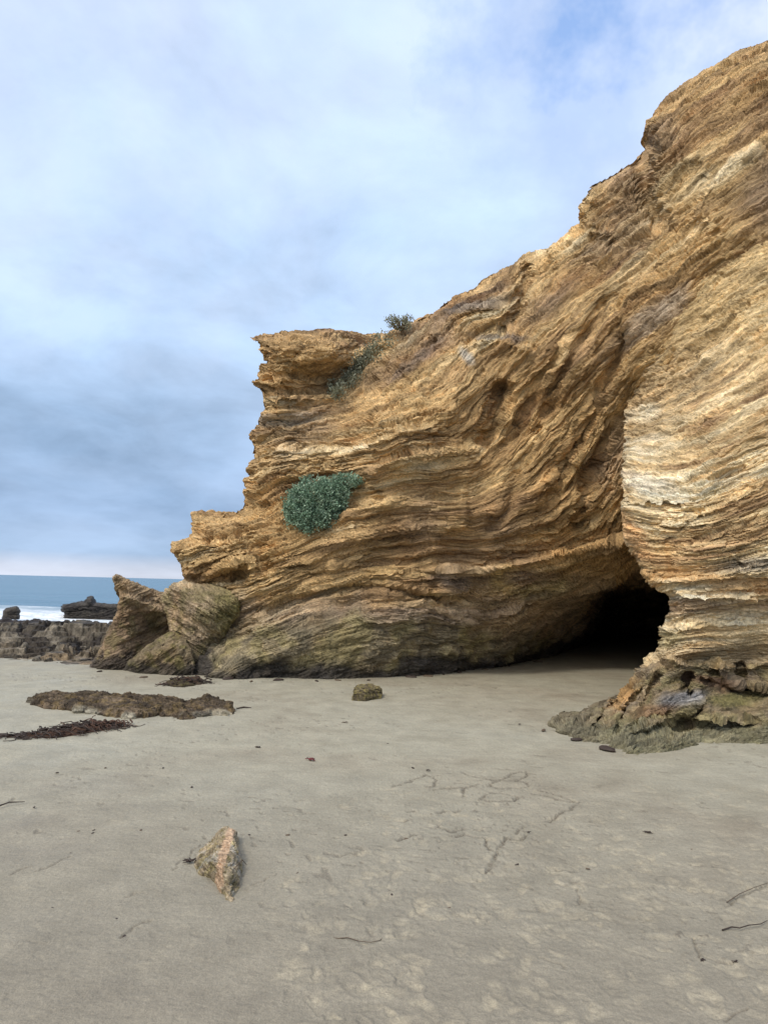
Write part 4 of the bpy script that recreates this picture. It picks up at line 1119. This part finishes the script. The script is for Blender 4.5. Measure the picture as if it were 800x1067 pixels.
foot = [(238, 708), (262, 710), (290, 709), (330, 710), (352, 709), (384, 709), (428, 706), (446, 705), (462, 703), (478, 701), (505, 698), (528, 694), (104, 700), (150, 706), (205, 706), (600, 771), (566, 761), (632, 781), (690, 780), (560, 690)]
for i, (a, b_) in enumerate(foot):
    c = ground(np.array(float(a)), np.array(float(b_)))
    o = bpy.data.objects.new('loose_stone', PM[(i*2+1) % 6]); COL.objects.link(o)
    s_ = random.uniform(0.03, 0.075); o.location = (float(c[0]), float(c[1]), 0.1*s_); o.scale = (s_*1.5, s_, s_*0.8); o.rotation_euler = (0, 0, random.uniform(0, 6.28))
    tag(o, 'small dark stone lying on the sand right at the foot of the rocks', 'stone', 'small stones along the foot of the rocks')

# ================================================================== LIGHT, SKY, CAMERA
SUN_EL, SUN_AZ = 47.0, -143.0      # azimuth from +Y toward +X ; high, behind the viewer's left shoulder
w = bpy.data.worlds.new('World'); SC.world = w; w.use_nodes = True
nt = w.node_tree; nt.nodes.clear(); N = NB(nt)
out = nt.nodes.new('ShaderNodeOutputWorld'); bg = nt.nodes.new('ShaderNodeBackground'); nt.links.new(bg.outputs[0], out.inputs[0])
sky = N.n('ShaderNodeTexSky', sky_type='NISHITA'); sky.sun_disc = False
sky.sun_elevation = math.radians(SUN_EL); sky.sun_rotation = math.radians(SUN_AZ)
gen = N.n('ShaderNodeTexCoord').outputs['Generated']
sep = N.n('ShaderNodeSeparateXYZ'); N.l(gen, sep.inputs[0])
zc = N.math('MAXIMUM', sep.outputs[2], 0.0)
den = N.math('ADD', zc, 0.26)
cv = N.comb(N.math('DIVIDE', sep.outputs[0], den), N.math('DIVIDE', sep.outputs[1], den), 0.0)
c1 = N.noise(cv, 0.8, 6, 0.5, dist=0.2); c2 = N.noise(cv, 2.4, 6, 0.58, dist=0.25); c3 = N.noise(cv, 0.3, 3, 0.5)
# cloud brightness by elevation (radiance units before the strength)
base = N.ramp(zc, [(0.0, (0.50, 0.54, 0.63)), (0.014, (0.47, 0.525, 0.63)), (0.032, (0.275, 0.40, 0.575)), (0.09, (0.28, 0.41, 0.61)), (0.20, (0.33, 0.475, 0.69)), (0.34, (0.41, 0.57, 0.80)), (0.55, (0.47, 0.64, 0.90)), (0.8, (0.55, 0.66, 0.90)), (1.0, (0.62, 0.70, 0.88))])
m1 = N.mrange(c1, 0.40, 0.62, 0.0, 1.0); m2 = N.math('MULTIPLY', N.mrange(c2, 0.38, 0.62, -0.12, 0.20), N.mrange(zc, 0.02, 0.3, 0.35, 1.0))
lum = N.math('ADD', N.math('MULTIPLY_ADD', m1, 0.36, 0.86), m2)
cl = N.mix(1.0, base, N.comb(lum, lum, lum), 'MULTIPLY')
cl = N.mix(N.math('MULTIPLY', m1, N.mrange(zc, 0.1, 0.5, 0.15, 0.45)), cl, (0.74, 0.77, 0.90))
# thin veil parting to blue overhead at the right
def lobe(px_, py_, r0, r1):
    d_ = ray(np.array(float(px_)), np.array(float(py_))); d_ = d_/np.linalg.norm(d_)
    v_ = N.n('ShaderNodeVectorMath', operation='DISTANCE'); N.l(gen, v_.inputs[0]); v_.inputs[1].default_value = tuple(float(q) for q in d_)
    dd = N.math('MULTIPLY_ADD', N.math('SUBTRACT', N.noise(gen, 7.0, 5, 0.6), 0.5), 0.5, v_.outputs['Value'])
    return N.mrange(dd, r0, r1, 1.0, 0.0)
blue_m = N.math('MAXIMUM', N.math('MAXIMUM', lobe(645, -16, 0.02, 0.16), N.math('MULTIPLY', lobe(530, -5, 0.0, 0.11), 0.6)), N.math('MULTIPLY', lobe(625, 100, 0.02, 0.16), 0.45))
white_m = N.math('MAXIMUM', N.math('MULTIPLY', lobe(740, 45, 0.05, 0.28), 0.5), N.math('MULTIPLY', lobe(60, 60, 0.05, 0.35), 0.35))
cl = N.mix(white_m, cl, (0.74, 0.79, 0.95))
skyc = N.mix(1.0, sky.outputs[0], (0.25, 0.25, 0.25), 'MULTIPLY')
cl = N.mix(N.math('MULTIPLY', blue_m, 0.85), cl, N.mix(0.5, skyc, (0.22, 0.42, 0.85)))
# brighter cloud around the veiled sun
sd = (math.sin(math.radians(SUN_AZ))*math.cos(math.radians(SUN_EL)), math.cos(math.radians(SUN_AZ))*math.cos(math.radians(SUN_EL)), math.sin(math.radians(SUN_EL)))
vm = N.n('ShaderNodeVectorMath', operation='DOT_PRODUCT'); N.l(gen, vm.inputs[0]); vm.inputs[1].default_value = sd
glow = N.math('POWER', N.math('MAXIMUM', vm.outputs['Value'], 0.0), 6.0)
cl = N.mix(glow, cl, (2.4, 2.25, 2.05))
N.l(cl, bg.inputs[0])
bg.inputs[1].default_value = 1.0
sun = bpy.data.lights.new('sun', 'SUN'); sun.energy = 1.5; sun.angle = math.radians(10); sun.color = (1.0, 0.93, 0.82)
so = bpy.data.objects.new('sun', sun); COL.objects.link(so)
from mathutils import Vector, Matrix
so.rotation_euler = Vector(sd).to_track_quat('Z', 'Y').to_euler()
cam = bpy.data.cameras.new('camera'); co = bpy.data.objects.new('camera', cam); COL.objects.link(co)
cam.sensor_fit = 'VERTICAL'; cam.sensor_height = 36.0; cam.lens = 36.0*FPX/H0; cam.clip_end = 20000; cam.clip_start = 0.05
mw = Matrix([[RT[0], UP[0], -FW[0], 0], [RT[1], UP[1], -FW[1], 0], [RT[2], UP[2], -FW[2], HCAM], [0, 0, 0, 1]])
co.matrix_world = mw
SC.camera = co
SC.view_settings.view_transform = 'Standard'; SC.view_settings.look = 'None'; SC.view_settings.exposure = 0.25; SC.view_settings.gamma = 1.0
SC.view_settings.use_curve_mapping = False
SC.cycles.max_bounces = 8; SC.cycles.diffuse_bounces = 5
